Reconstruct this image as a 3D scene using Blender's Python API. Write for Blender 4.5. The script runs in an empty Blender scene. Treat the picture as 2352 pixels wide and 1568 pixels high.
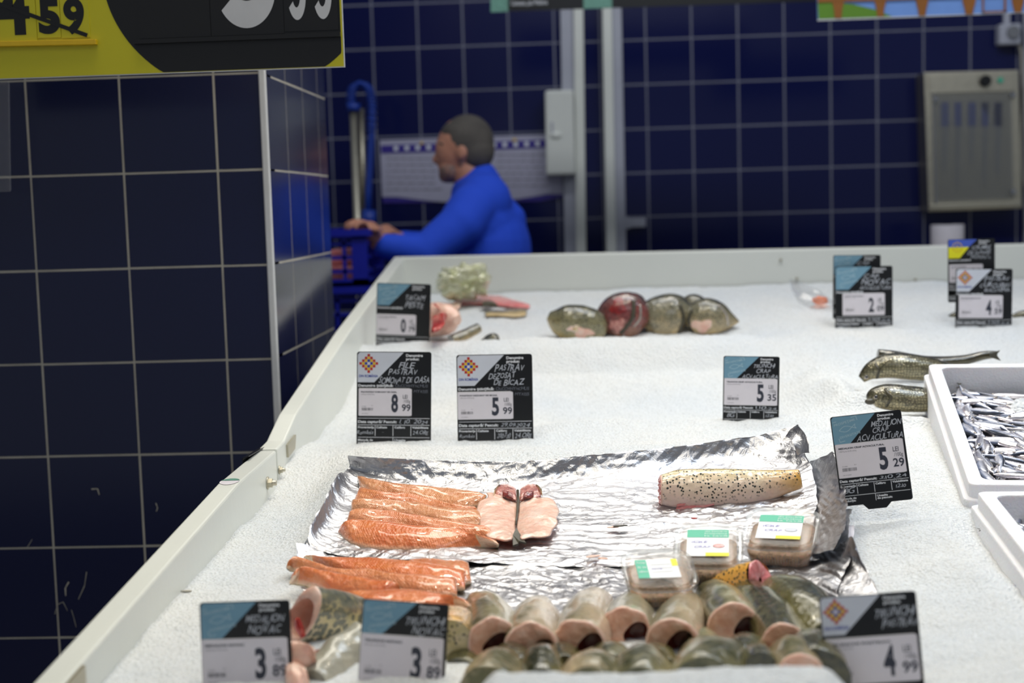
import bpy, bmesh, math, random
import numpy as np
from mathutils import Vector, Matrix, Euler
random.seed(7)
SC = bpy.context.scene
COL = SC.collection
# ---------------------------------------------------------------- camera
F = 3267.0
CH = 1.5
_Y = Vector((156, 317, -F)).normalized()
_Z = Vector((-.0292, 1, .089)); _Z = (_Z - _Z.dot(_Y) * _Y).normalized()
_X = _Y.cross(_Z).normalized()
MW = Matrix((_X, _Y, _Z))                       # world = MW @ cam
cam = bpy.data.objects.new('camera', bpy.data.cameras.new('camera'))
COL.objects.link(cam)
cam.matrix_world = Matrix.Translation((0, 0, CH)) @ MW.to_4x4()
cam.data.sensor_width = 36; cam.data.lens = F / 2352 * 36
cam.data.clip_start = .05
cam.data.dof.use_dof = True
cam.data.dof.focus_distance = 2.3
cam.data.dof.aperture_fstop = 3.3
SC.camera = cam
# ---------------------------------------------------------------- world, light, exposure
W = bpy.data.worlds.new('shop'); SC.world = W; W.use_nodes = True
W.node_tree.nodes['Background'].inputs[0].default_value = (.80, .88, 1.0, 1)
W.node_tree.nodes['Background'].inputs[1].default_value = .15
SC.view_settings.view_transform = 'Standard'; SC.view_settings.look = 'None'
SC.view_settings.gamma = 1; SC.view_settings.exposure = 0.80
SC.view_settings.use_curve_mapping = False
def area(name, loc, tgt, sx, sy, power, col, spread=180):
    l = bpy.data.lights.new(name, 'AREA'); l.shape = 'RECTANGLE'; l.size = sx; l.size_y = sy
    l.energy = power; l.color = col; l.spread = math.radians(spread)
    o = bpy.data.objects.new(name, l); COL.objects.link(o); o.location = loc
    d = Vector(tgt) - Vector(loc); o.rotation_euler = d.to_track_quat('-Z', 'Y').to_euler()
    return o
area('counter_lamp', (-.4, 2.5, 3.1), (-.2, 2.0, 1), 1.4, .4, 4.6, (1, .93, .80), 120)
area('counter_lamp', (.3, 4.0, 3.1), (.2, 3.2, 1), 2.2, .35, 5.0, (1, .95, .86), 110)
area('counter_lamp', (1.3, 2.6, 3.1), (.8, 2.0, 1), 1.0, .8, 5.2, (.72, .84, 1), 110)
for lx, ly in ((-.7, 1.6), (0.0, 1.5), (.7, 1.6), (-.4, 2.9), (.35, 2.8), (1.0, 2.9)):
    area('counter_spot', (lx, ly, 2.9), (lx * .8, ly - .05, 1), .12, .12, 1.0, (1, .90, .70), 100)
area('store_lamp', (.5, 0.2, 3.6), (.5, 4.5, 1.2), 2.0, .6, 4.5, (.92, .95, 1))
area('back_lamp', (.5, 3.3, 3.9), (.6, 6.3, 1.5), 3.0, .4, 26, (.9, .94, 1))

# ---------------------------------------------------------------- pixel helpers
def ray(px, py):
    return (MW @ Vector((px - 1176, -(py - 784), -F)))
def atY(px, py, y):
    r = ray(px, py); return Vector((0, 0, CH)) + r * (y / r.y)
def atX(px, py, x):
    r = ray(px, py); return Vector((0, 0, CH)) + r * (x / r.x)
def lerp(a, b, t): return a + (b - a) * t
def sstep(a, b, x):
    t = np.clip((x - a) / (b - a), 0, 1); return t * t * (3 - 2 * t)
# value noise, vectorised
_rs = np.random.RandomState(3)
_tab = _rs.rand(256, 256)
def vnoise(x, y):
    x = np.asarray(x, float); y = np.asarray(y, float)
    xi = np.floor(x).astype(int); yi = np.floor(y).astype(int)
    fx = x - xi; fy = y - yi
    fx = fx * fx * (3 - 2 * fx); fy = fy * fy * (3 - 2 * fy)
    a = _tab[xi & 255, yi & 255]; b = _tab[(xi + 1) & 255, yi & 255]
    c = _tab[xi & 255, (yi + 1) & 255]; d = _tab[(xi + 1) & 255, (yi + 1) & 255]
    return (a * (1 - fx) + b * fx) * (1 - fy) + (c * (1 - fx) + d * fx) * fy - .5
def fbm(x, y, o=4):
    s = 0; a = 1
    for i in range(o):
        s = s + a * vnoise(x + 17.3 * i, y + 9.1 * i); x = x * 2.03; y = y * 2.03; a *= .5
    return s
# ice height
PY = np.array([.8, 1.25, 1.45, 1.57, 1.8, 2.0, 2.30, 2.46, 2.56, 2.70, 2.83, 2.88, 3.05, 3.17, 3.30, 3.38, 3.44, 3.49, 3.55, 3.62, 3.80, 4.1, 4.5])
PL = np.array([.54, .530, .518, .514, .506, .502, .495, .488, .462, .454, .446, .452, .456, .448, .420, .402, .350, .334, .350, .362, .335, .295, .258])
PM = np.array([.54, .530, .518, .516, .524, .507, .447, .431, .438, .452, .429, .452, .468, .456, .424, .404, .346, .328, .352, .364, .338, .298, .258])
PR = np.array([.54, .525, .508, .500, .488, .472, .455, .445, .437, .428, .418, .414, .400, .389, .375, .366, .354, .344, .336, .328, .310, .285, .262])
def bump(x, y, cx, cy, rx, ry):
    return np.exp(-(((x - cx) / rx) ** 2 + ((y - cy) / ry) ** 2))
def ice(x, y, fine=True):
    x = np.asarray(x, float); y = np.asarray(y, float)
    yy = y + .03 * vnoise(x * 5, y * 1.5)
    dl = np.interp(yy, PY, PL); dm = np.interp(yy, PY, PM); dr = np.interp(yy, PY, PR)
    m = sstep(-.50, -.38, x); r = sstep(.34, .58, x)
    d = dl * (1 - m) + dm * m; d = d * (1 - r) + dr * r
    z = CH - d
    z = z + .010 * fbm(x * 6, y * 6, 3)
    # fish bed at the front and the crest before it
    z = z - .014 * sstep(.02, -.15, x) * np.exp(-((y - 2.84) / .09) ** 2)
    z = z + .092 * sstep(-.165, -.085, x) * sstep(.30, .21, x) * np.exp(-((y - 1.30) / np.where(y > 1.3, .05, .17)) ** 2)
    z = z - .028 * sstep(.50, .57, x) * sstep(2.14, 2.02, y) * sstep(1.45, 1.6, y)
    # mound around the whole carp
    z = z + .022 * bump(x, y, .50, 3.02, .05, .13) + .022 * bump(x, y, .56, 3.18, .12, .035) + .02 * bump(x, y, .66, 2.83, .12, .028)
    z = z + .030 * bump(x, y, .60, 2.83, .08, .028) + .022 * bump(x, y, .56, 2.655, .09, .02) + .026 * bump(x, y, .525, 2.93, .028, .10)
    z = z + .02 * bump(x, y, 1.05, 3.9, .16, .2) + .018 * bump(x, y, .28, 3.95, .15, .16)
    if fine:
        z = z + .0035 * fbm(x * 40, y * 40, 3) + .0018 * vnoise(x * 170, y * 170)
    return z
def icez(x, y, fine=False): return float(ice(x, y, fine))
def on(px, py, lift=0.0):
    """point of the pixel's ray on the ice surface"""
    r = ray(px, py); r = r / r.y
    ys = np.arange(1.0, 4.6, .004)
    zz = CH + r.z * ys - ice(r.x * ys, ys, False) - lift
    k = np.argmax(zz < 0) if (zz < 0).any() else len(ys) - 1
    y = ys[k]
    return Vector((r.x * y, y, CH + r.z * y))

# ---------------------------------------------------------------- materials
def lin(c):
    c = [v / 255 for v in c[:3]]
    return tuple((v / 12.92 if v <= .04045 else ((v + .055) / 1.055) ** 2.4) for v in c) + (1,)
class NT:
    def __init__(s, name):
        s.m = bpy.data.materials.new(name); s.m.use_nodes = True
        s.t = s.m.node_tree; s.b = s.t.nodes['Principled BSDF']
    def n(s, typ, ins=None, **kw):
        nd = s.t.nodes.new(typ)
        for k, v in kw.items(): setattr(nd, k, v)
        for k, v in (ins or {}).items():
            if isinstance(v, bpy.types.NodeSocket): s.t.links.new(v, nd.inputs[k])
            else: nd.inputs[k].default_value = v
        return nd
    def set(s, **kw):
        for k, v in kw.items():
            k = k.replace('_', ' ')
            if isinstance(v, bpy.types.NodeSocket): s.t.links.new(v, s.b.inputs[k])
            else: s.b.inputs[k].default_value = v
        return s
    def obj(s): return s.n('ShaderNodeTexCoord').outputs['Object']
    def uv(s): return s.n('ShaderNodeTexCoord').outputs['UV']
    def noise(s, vec, sc, det=4, rough=.5, dist=0):
        return s.n('ShaderNodeTexNoise', {'Vector': vec, 'Scale': sc, 'Detail': det, 'Roughness': rough, 'Distortion': dist}).outputs['Fac']
    def ramp(s, fac, stops, interp='LINEAR'):
        r = s.n('ShaderNodeValToRGB', {'Fac': fac}); cr = r.color_ramp; cr.interpolation = interp
        while len(cr.elements) < len(stops): cr.elements.new(.5)
        for e, (p, c) in zip(cr.elements, stops):
            e.position = p; e.color = c if len(c) == 4 and max(c) <= 1 else lin(c)
        return r.outputs['Color']
    def fr(s, fac, lo, hi):
        return s.n('ShaderNodeMapRange', {'Value': fac, 'From Min': lo, 'From Max': hi}).outputs[0]
    def mix(s, fac, a, b):
        m = s.n('ShaderNodeMix', data_type='RGBA')
        for k, v in ((0, fac), (6, a), (7, b)):
            if isinstance(v, bpy.types.NodeSocket): s.t.links.new(v, m.inputs[k])
            else: m.inputs[k].default_value = v
        return m.outputs[2]
    def math(s, op, a, b=0.0, c=0.0):
        m = s.n('ShaderNodeMath', operation=op)
        for k, v in enumerate((a, b, c)):
            if isinstance(v, bpy.types.NodeSocket): s.t.links.new(v, m.inputs[k])
            else: m.inputs[k].default_value = v
        return m.outputs[0]
    def bump(s, h, st, dist=.01):
        return s.n('ShaderNodeBump', {'Height': h, 'Strength': st, 'Distance': dist}).outputs[0]
def pm(name, col, rough=.5, metal=0, coat=0, bmp=None, var=None, sss=0, spec=.5):
    """plain colour with a slight noise variation and optional bump=(scale,strength)"""
    t = NT(name); o = t.obj()
    v = var or (30, .06)
    c = lin(col); c2 = tuple(x * (1 - v[1] * 2) for x in c[:3]) + (1,)
    f = t.noise(o, v[0])
    t.set(Base_Color=t.mix(f, c, c2), Roughness=rough, Metallic=metal, Coat_Weight=coat)
    t.b.inputs['Specular IOR Level'].default_value = spec
    if sss: t.set(Subsurface_Weight=sss, Subsurface_Radius=(.02, .01, .006), Subsurface_Scale=.6)
    if bmp: t.set(Normal=t.bump(t.noise(o, bmp[0]), bmp[1]))
    return t.m
M = {}
def mk_ice():
    t = NT('crushed_ice'); o = t.obj()
    n1 = t.noise(o, 150, 5, .7); n2 = t.n('ShaderNodeTexVoronoi', {'Vector': o, 'Scale': 210.0}).outputs['Distance']
    h = t.math('ADD', n1, t.math('MULTIPLY', n2, .7))
    c = t.ramp(t.noise(o, 3, 3), [(.3, (232, 238, 244)), (.7, (244, 245, 243))])
    t.set(Base_Color=c, Roughness=t.fr(t.noise(o, 320, 2), .2, 1.0), Normal=t.bump(h, .8, .008), Subsurface_Weight=.18,
          Subsurface_Radius=(.9, 1.0, 1.1), Subsurface_Scale=.012)
    return t.m
M['ice'] = mk_ice()
M['white_plastic'] = pm('white_plastic', (226, 228, 220), .32, bmp=(60, .04), var=(4, .05))
M['foam'] = pm('white_foam', (236, 236, 240), .65, bmp=(260, .25), var=(8, .02), sss=.2)
M['black'] = pm('black_board', (16, 17, 19), .28)
M['paper'] = pm('price_paper', (226, 220, 226), .45)
M['ink'] = pm('dark_ink', (48, 52, 66), .5)
M['grey_ink'] = pm('grey_ink', (120, 118, 124), .5)
M['white_ink'] = pm('white_ink', (232, 234, 238), .5)
M['chalk'] = pm('chalk_marker', (184, 188, 196), .6)
M['teal'] = pm('teal_header', (118, 160, 182), .35, var=(30, .08))
M['teal_ink'] = pm('pale_teal_ink', (170, 196, 206), .4)
M['light_head'] = pm('light_grey_header', (208, 212, 222), .35)
M['navy_ink'] = pm('navy_ink', (30, 52, 140), .4)
M['red_ink'] = pm('red_ink', (186, 44, 38), .4)
M['yel_ink'] = pm('yellow_ink', (226, 186, 40), .4)
M['blu_ink'] = pm('blue_ink', (38, 62, 160), .4)
M['tile'] = pm('navy_tile', (13, 20, 60), .16, var=(2.0, .12), bmp=(3, .02))
M['tile_back'] = pm('navy_tile_back_wall', (20, 26, 74), .14, var=(1.0, .10), spec=.25)
M['grout'] = pm('beige_grout', (196, 190, 176), .8, var=(14, .25))
M['grout_back'] = pm('grey_grout', (128, 130, 146), .8, var=(6, .2))
M['steel'] = pm('brushed_steel', (196, 190, 172), .42, 1, bmp=(40, .1))
M['chrome'] = pm('chrome', (170, 170, 172), .2, 1)
M['dark_metal'] = pm('dark_metal', (50, 50, 56), .35, .8)
M['sign_yellow'] = pm('sign_yellow', (206, 196, 34), .4, var=(2, .04))
M['ledge_yellow'] = pm('ledge_yellow', (232, 190, 30), .3)
M['sign_black'] = pm('sign_black', (20, 19, 19), .35)
M['sign_edge'] = pm('sign_white_edge', (210, 210, 210), .5)
M['off_white'] = pm('off_white_trunking', (176, 178, 190), .45)
M['crate'] = pm('blue_crate_plastic', (26, 36, 168), .35)
M['hose'] = pm('blue_hose', (20, 60, 160), .4)
def mk_clear(name, tint=(.93, .97, .96), rough=.08, alpha=.35):
    t = NT(name)
    t.set(Base_Color=tint + (1,), Roughness=rough, Transmission_Weight=.85, IOR=1.4, Alpha=alpha)
    return t.m
M['clear'] = mk_clear('clear_plastic', (.78, .84, .82), .06, .34)
M['door_reflection'] = mk_clear('clear_door_grey_reflection', (.55, .56, .56), .4, .72)  # grey tint paints blurred reflections onto the clear door, dulling the knives
M['film'] = mk_clear('clear_film', (.95, .95, .97), .12, .28)
def mk_foil():
    t = NT('aluminium_foil'); o = t.obj()
    n = t.noise(o, 45, 4, .6, 1.2)
    t.set(Base_Color=lin((190, 190, 194)), Metallic=1.0, Roughness=t.fr(t.noise(o, 12, 3), -.4, 2.2),
          Normal=t.bump(n, .5, .006))
    return t.m
M['foil'] = mk_foil()
def mk_fillet(name, c_dark, c_mid, c_light):
    t = NT(name); uv = t.uv(); s = t.n('ShaderNodeSeparateXYZ', {0: uv})
    u, v = s.outputs[0], s.outputs[1]
    dv = t.math('ABSOLUTE', t.math('SUBTRACT', v, .26))
    nz = t.math('MULTIPLY', t.noise(uv, 9, 3), 1.6)
    ph = t.math('ADD', t.math('ADD', t.math('MULTIPLY', u, 430), t.math('MULTIPLY', dv, -80)), t.math('MULTIPLY', nz, 5))
    w = t.math('SINE', ph)
    w = t.math('POWER', t.fr(w, -1, 1), 2.0)
    o = t.obj()
    base = t.mix(t.fr(t.noise(o, 26, 3), .35, .68), lin(c_dark), lin(c_mid))
    base = t.mix(t.math('MULTIPLY', t.math('MULTIPLY', w, .30), t.fr(u, .9, .0)), base, lin(c_light))
    edge = t.n('ShaderNodeValToRGB', {'Fac': v}); cr = edge.color_ramp
    cr.elements[0].position = .0; cr.elements[0].color = (1, 1, 1, 1)
    cr.elements[1].position = .085; cr.elements[1].color = (.0, .0, .0, 1)
    e = cr.elements.new(.44); e.color = (0, 0, 0, 1)
    e = cr.elements.new(.5); e.color = (.9, .9, .9, 1)
    base = t.mix(edge.outputs[0], base, lin((246, 216, 186)))
    mid = t.fr(dv, .016, .0)
    base = t.mix(t.math('MULTIPLY', mid, .35), base, lin((204, 112, 70)))
    h = t.math('ADD', t.math('MULTIPLY', w, .05), t.noise(o, 130, 3))
    t.set(Base_Color=base, Roughness=.22, Coat_Weight=.9, Coat_Roughness=.05, Normal=t.bump(h, .9, .004),
          Subsurface_Weight=.25, Subsurface_Radius=(1, .4, .2), Subsurface_Scale=.006)
    return t.m
M['fillet'] = mk_fillet('salmon_trout_flesh', (214, 122, 72), (228, 148, 98), (246, 198, 156))
M['fillet_pale'] = mk_fillet('pale_trout_flesh', (208, 134, 86), (222, 156, 108), (242, 198, 156))
M['fillet_deep'] = mk_fillet('deep_orange_trout_flesh', (216, 108, 52), (230, 136, 80), (246, 188, 138))
def mk_skin(name, back, flank, belly, spot=None, scale=60, rough=.25, spots_until=.5, spot_scale=75, thr=.16, tail=None, scaly=0):
    """uv: u along the fish, v round it (0 = along the back, .5 = belly)"""
    t = NT(name); uv = t.uv(); s = t.n('ShaderNodeSeparateXYZ', {0: uv}); o = t.obj()
    v = s.outputs[1]; u = s.outputs[0]
    a = t.math('MULTIPLY', t.math('SUBTRACT', .5, t.math('ABSOLUTE', t.math('SUBTRACT', v, .5))), 2)   # 0 back .. 1 belly
    a = t.math('ADD', a, t.math('MULTIPLY', t.math('SUBTRACT', t.noise(o, 30, 4), .5), .6))
    base = t.ramp(a, [(.08, back), (.42, flank), (.8, belly)])
    if tail: base = t.mix(t.fr(u, .62, 1.0), base, lin(tail))
    base = t.mix(t.fr(t.noise(o, 90, 3), .45, .75), base, t.mix(.5, base, lin(flank)))
    vo = t.n('ShaderNodeTexVoronoi', {'Vector': o, 'Scale': float(spot_scale), 'Randomness': .8})
    if spot:
        sm = t.fr(t.math('ADD', vo.outputs['Distance'], t.math('MULTIPLY', t.math('SUBTRACT', t.noise(o, 260, 2), .5), .5)), thr + .08, thr)
        sm = t.math('MULTIPLY', sm, t.fr(a, spots_until + .15, spots_until - .05))
        base = t.mix(sm, base, lin(spot))
    sc = t.n('ShaderNodeTexVoronoi', {'Vector': o, 'Scale': float(scale)}).outputs['Distance']
    if scaly:
        ed = t.n('ShaderNodeTexVoronoi', {'Vector': o, 'Scale': float(scaly), 'Randomness': .35}, feature='DISTANCE_TO_EDGE').outputs['Distance']
        base = t.mix(t.fr(ed, .16, .0), base, lin((54, 50, 34))); sc = ed; t.set(Metallic=.35)
    t.set(Base_Color=base, Roughness=rough, Coat_Weight=.7, Coat_Roughness=.1, Normal=t.bump(sc, .22, .006),
          Subsurface_Weight=.1, Subsurface_Radius=(1, .6, .4), Subsurface_Scale=.004)
    return t.m
M['skin_trunk'] = mk_skin('olive_grey_trout_skin', (62, 64, 32), (150, 142, 104), (212, 196, 170), (70, 70, 46), 120, .3, .5, 140, .12)
M['skin_pink'] = mk_skin('pinkish_trout_skin', (90, 88, 50), (186, 166, 132), (220, 190, 164), (84, 80, 54), 120, .3, .45, 140, .12)
M['skin_dark'] = mk_skin('dark_olive_trout_skin', (46, 48, 26), (112, 106, 66), (170, 152, 116), (26, 28, 16), 120, .24, .5, 140, .1)
M['skin_carp'] = mk_skin('scaled_carp_skin', (206, 190, 140), (240, 216, 190), (242, 208, 196), (52, 54, 46), 110, .2, .60, 190, .27, tail=(228, 172, 74))
M['skin_orange'] = mk_skin('orange_carp_skin', (232, 176, 84), (248, 178, 82), (246, 146, 70), (66, 62, 42), 110, .2, .5, 190, .3)
M['skin_bighead'] = mk_skin('mottled_carp_skin', (84, 88, 80), (206, 190, 136), (224, 204, 180), (110, 110, 92), 90, .3, .8, 120, .50)
M['skin_grey'] = mk_skin('dark_grey_carp_skin', (52, 54, 48), (124, 118, 94), (206, 180, 132), (44, 46, 40), 90, .16, .6, 170, .25)
M['skin_red'] = mk_skin('bloody_carp_skin', (74, 60, 58), (126, 62, 58), (150, 110, 84), (50, 40, 38), 90, .14, .6, 140, .25)
M['skin_gold'] = mk_skin('golden_carp_skin', (60, 58, 38), (150, 142, 110), (200, 182, 134), None, 60, .14, scaly=170)
def mk_flesh(name, c1, c2, c3, sc=60):
    t = NT(name); o = t.obj()
    c = t.ramp(t.noise(o, sc, 5, .6, .6), [(.3, c1), (.52, c2), (.72, c3)])
    t.set(Base_Color=c, Roughness=.22, Coat_Weight=.5, Coat_Roughness=.12, Normal=t.bump(t.noise(o, 160, 4), .35, .004),
          Subsurface_Weight=.25, Subsurface_Radius=(1, .4, .3), Subsurface_Scale=.005)
    return t.m
M['flesh'] = mk_flesh('peach_fish_flesh', (208, 150, 122), (224, 174, 148), (236, 200, 178))
M['flesh_pink'] = mk_flesh('pink_fish_flesh', (214, 110, 110), (228, 142, 140), (238, 182, 176))
M['flesh_pale'] = mk_flesh('pale_pink_flesh', (230, 176, 156), (238, 198, 178), (244, 216, 202), 40)
M['flesh_red'] = mk_flesh('blood_red_flesh', (120, 22, 20), (186, 50, 44), (222, 130, 120), 50)
M['flesh_brown'] = mk_flesh('gill_flesh', (110, 60, 60), (190, 120, 110), (214, 176, 160), 90)
M['cavity'] = mk_flesh('dark_body_cavity', (110, 44, 34), (140, 62, 48), (164, 84, 66))
def mk_silver(name, dark=0):
    t = NT(name); uv = t.uv(); s = t.n('ShaderNodeSeparateXYZ', {0: uv}); v = s.outputs[1]; o = t.obj()
    a = t.math('MULTIPLY', t.math('SUBTRACT', .5, t.math('ABSOLUTE', t.math('SUBTRACT', v, .5))), 2)
    a = t.math('ADD', a, t.math('MULTIPLY', t.math('SUBTRACT', t.noise(o, 120, 3), .5), .18))
    c = t.ramp(a, [(.10, (44, 50, 62)), (.26, (110, 120, 146)), (.38, (216, 218, 228)), (.85, (240, 232, 232))])
    t.set(Base_Color=c, Metallic=t.fr(a, .2, .7) if not dark else .4, Roughness=.24, Coat_Weight=.5, Coat_Roughness=.1,
          Normal=t.bump(t.noise(o, 260, 2), .15, .003))
    return t.m
M['sprat'] = mk_silver('silver_sprat_skin')
M['eye'] = pm('fish_eye', (18, 16, 18), .08, coat=1)
M['eye_ring'] = pm('fish_eye_ring', (196, 186, 176), .15, .6)
M['fin'] = pm('fish_fin', (70, 66, 52), .35)
M['skinh'] = pm('human_skin', (196, 138, 112), .5, sss=.15)
M['stubble'] = pm('hair_grey', (96, 90, 84), .8, bmp=(120, .5), var=(14, .3))
M['jacket'] = pm('blue_fleece', (28, 76, 214), .85, bmp=(30, .15), var=(9, .05))
M['trousers'] = pm('dark_trousers', (30, 32, 40), .8)
M['shoe'] = pm('black_shoe', (14, 14, 16), .5)
M['floor'] = pm('grey_floor_tiles', (110, 108, 104), .35)
M['poster'] = pm('poster_paper', (178, 176, 196), .4)
M['purple'] = pm('poster_purple', (56, 42, 142), .4)
M['green_pat'] = pm('green_pattern', (120, 176, 156), .5, var=(120, .35))
M['green_lab'] = pm('green_label', (72, 186, 152), .4)
M['white_lab'] = pm('white_label', (236, 238, 240), .4)
M['yellow_lab'] = pm('yellow_label', (238, 232, 30), .4)
M['pen'] = pm('violet_pen', (120, 110, 190), .5)
M['roe'] = mk_flesh('brown_roe', (96, 60, 40), (166, 130, 92), (196, 130, 110), 160)

# ---------------------------------------------------------------- object helpers
def tag(o, label=None, cat=None, group=None, kind=None):
    if label: o['label'] = label
    if cat: o['category'] = cat
    if group: o['group'] = group
    if kind: o['kind'] = kind
    return o
def thing(name, label, cat, loc=(0, 0, 0), group=None, rot=None):
    o = bpy.data.objects.new(name, None); COL.objects.link(o); o.location = loc
    o.empty_display_size = .02
    if rot is not None: o.rotation_euler = rot
    return tag(o, label, cat, group)
class MB:
    """collects geometry with per-face material slots and uv; build() links ONE mesh object"""
    def __init__(s): s.v = []; s.f = []; s.mi = []; s.uv = []; s.mats = []; s.sm = []
    def slot(s, m):
        m = M[m] if isinstance(m, str) else m
        if m not in s.mats: s.mats.append(m)
        return s.mats.index(m)
    def face(s, idx, m, uv=None, smooth=False):
        s.f.append(tuple(idx)); s.mi.append(s.slot(m)); s.uv.append(uv or [(0, 0)] * len(idx)); s.sm.append(smooth)
    def poly(s, pts, m, flip=False):
        b = len(s.v); s.v += [Vector(p) for p in pts]
        idx = list(range(b, b + len(pts)))
        s.face(idx[::-1] if flip else idx, m)
    def box(s, lo, hi, m, mat=None):
        b = len(s.v); x0, y0, z0 = lo; x1, y1, z1 = hi
        P = [(x0, y0, z0), (x1, y0, z0), (x1, y1, z0), (x0, y1, z0), (x0, y0, z1), (x1, y0, z1), (x1, y1, z1), (x0, y1, z1)]
        s.v += [mat @ Vector(p) if mat else Vector(p) for p in P]
        for q in ((0, 3, 2, 1), (4, 5, 6, 7), (0, 1, 5, 4), (1, 2, 6, 5), (2, 3, 7, 6), (3, 0, 4, 7)):
            s.face([b + k for k in q], m)
    def hexa(s, bot, top, m):
        b = len(s.v); s.v += [Vector(p) for p in bot + top]
        for q in ((0, 3, 2, 1), (4, 5, 6, 7), (0, 1, 5, 4), (1, 2, 6, 5), (2, 3, 7, 6), (3, 0, 4, 7)):
            s.face([b + k for k in q], m)
    def rings(s, R, m, cap0=False, cap1=False, closed=True, u=None, v0=0, v1=1, smooth=True):
        """R: list of rings; quads between; closed joins ring ends"""
        b = len(s.v); n = len(R[0]); k = len(R)
        for r in R: s.v += [Vector(p) for p in r]
        cols = n if closed else n - 1
        den = n if closed else n - 1
        for i in range(k - 1):
            u0 = (u[i] if u else i / (k - 1)); u1 = (u[i + 1] if u else (i + 1) / (k - 1))
            for j in range(cols):
                a = b + i * n + j; a2 = b + i * n + (j + 1) % n
                c = a2 + n; d = a + n
                va = lerp(v0, v1, j / den); vb = lerp(v0, v1, (j + 1) / den)
                s.face([a, a2, c, d], m, [(u0, va), (u0, vb), (u1, vb), (u1, va)], smooth)
        if cap0: s.face([b + j for j in range(n)][::-1], m, None, False)
        if cap1: s.face([b + (k - 1) * n + j for j in range(n)], m, None, False)
        return b
    def cyl(s, a, b_, r, m, n=16, r2=None, smooth=True):
        a = Vector(a); b_ = Vector(b_); d = (b_ - a).normalized()
        e = d.orthogonal().normalized(); g = d.cross(e)
        r2 = r if r2 is None else r2
        R = [[p + (e * math.cos(t) + g * math.sin(t)) * q for t in [2 * math.pi * j / n for j in range(n)]] for p, q in ((a, r), (b_, r2))]
        s.rings(R, m, True, True, smooth=smooth)
    def tube(s, pts, r, m, n=10):
        pts = [Vector(p) for p in pts]; R = []
        e = None
        for i, p in enumerate(pts):
            d = (pts[min(i + 1, len(pts) - 1)] - pts[max(i - 1, 0)]).normalized()
            e = d.orthogonal().normalized() if e is None else (e - d * e.dot(d)).normalized()
            g = d.cross(e)
            rr = r[i] if isinstance(r, (list, tuple)) else r
            R.append([p + (e * math.cos(t) + g * math.sin(t)) * rr for t in [2 * math.pi * j / n for j in range(n)]])
        s.rings(R, m, True, True)
    def ball(s, c, r, m, n=14, k=9, mat=None):
        R = []
        c = Vector(c); rx, ry, rz = (r, r, r) if not isinstance(r, (tuple, list)) else r
        for i in range(k + 1):
            ph = math.pi * i / k; ph = min(max(ph, .02), math.pi - .02)
            ring = []
            for j in range(n):
                t = 2 * math.pi * j / n
                p = Vector((rx * math.sin(ph) * math.cos(t), ry * math.sin(ph) * math.sin(t), rz * math.cos(ph)))
                ring.append(c + (mat @ p if mat else p))
            R.append(ring)
        s.rings(R, m, True, True)
    def text(s, txt, x0, x1, yc, h, m, z=0.0, shear=0, bold=0, jit=0, keep=False):
        """lettering fitted into x0..x1 with cap height h, in the local XY plane (y up)"""
        V, Fs = text_geo(txt, bold, jit)
        if not V: return
        xs = [p[0] for p in V]; mnx, mxx = min(xs), max(xs)
        sy = h / .72; sx = (x1 - x0) / (mxx - mnx)
        if keep: sx = sy
        b = len(s.v)
        for p in V:
            y = p[1] * sy
            s.v.append(Vector((x0 + (p[0] - mnx) * sx + shear * y, yc - h / 2 + y, z)))
        for f in Fs: s.face([b + k for k in f], m)
    def xf(s, mat, start=0):
        for i in range(start, len(s.v)): s.v[i] = mat @ s.v[i]
    def build(s, name, parent=None, bevel=0, sub=0, mat=None):
        me = bpy.data.meshes.new(name)
        me.from_pydata([tuple(p) for p in s.v], [], s.f)
        for m in s.mats: me.materials.append(m)
        me.polygons.foreach_set('material_index', s.mi)
        me.polygons.foreach_set('use_smooth', s.sm)
        ul = me.uv_layers.new(name='UVMap')
        ul.data.foreach_set('uv', [c for q in s.uv for p in q for c in p])
        me.update()
        o = bpy.data.objects.new(name, me); COL.objects.link(o)
        if parent: o.parent = parent
        if bevel:
            b = o.modifiers.new('bevel', 'BEVEL'); b.width = bevel; b.segments = 2; b.limit_method = 'ANGLE'; b.angle_limit = .7
        if sub:
            b = o.modifiers.new('sub', 'SUBSURF'); b.levels = sub; b.render_levels = sub
        if mat: o.matrix_local = mat
        return o
_tc = {}
def text_geo(txt, bold=0, jit=0):
    key = (txt, bold, jit)
    if key in _tc: return _tc[key]
    def one(t):
        c = bpy.data.curves.new('t', 'FONT'); c.body = t; c.size = 1; c.resolution_u = 10 if bold > .042 else 3; c.offset = bold; c.fill_mode = 'FRONT'
        o = bpy.data.objects.new('t', c)
        me = bpy.data.meshes.new_from_object(o)
        V = [tuple(v.co) for v in me.vertices]; Fs = [tuple(p.vertices) for p in me.polygons]
        bpy.data.objects.remove(o); bpy.data.curves.remove(c); bpy.data.meshes.remove(me)
        return V, Fs
    if not jit:
        _tc[key] = one(txt); return _tc[key]
    V, Fs = [], []; x = 0; rr = random.Random(txt)
    for ch in txt:
        if ch == ' ': x += .35; continue
        v, f = one(ch)
        if not v: continue
        mn = min(p[0] for p in v); mx = max(p[0] for p in v)
        an = rr.uniform(-jit, jit) * .5; sc = 1 + rr.uniform(-jit, jit) * .6; dy = rr.uniform(-jit, jit) * .35
        ca, sa = math.cos(an), math.sin(an); b = len(V)
        for p in v:
            px_, py_ = (p[0] - mn) * sc, p[1] * sc
            V.append((x + px_ * ca - py_ * sa, py_ * ca + px_ * sa + dy, 0))
        Fs += [tuple(b + k for k in q) for q in f]
        x += (mx - mn) * sc + .07
    _tc[key] = (V, Fs); return _tc[key]
def struct(o, label, cat): return tag(o, label, cat, kind='structure')

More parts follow.
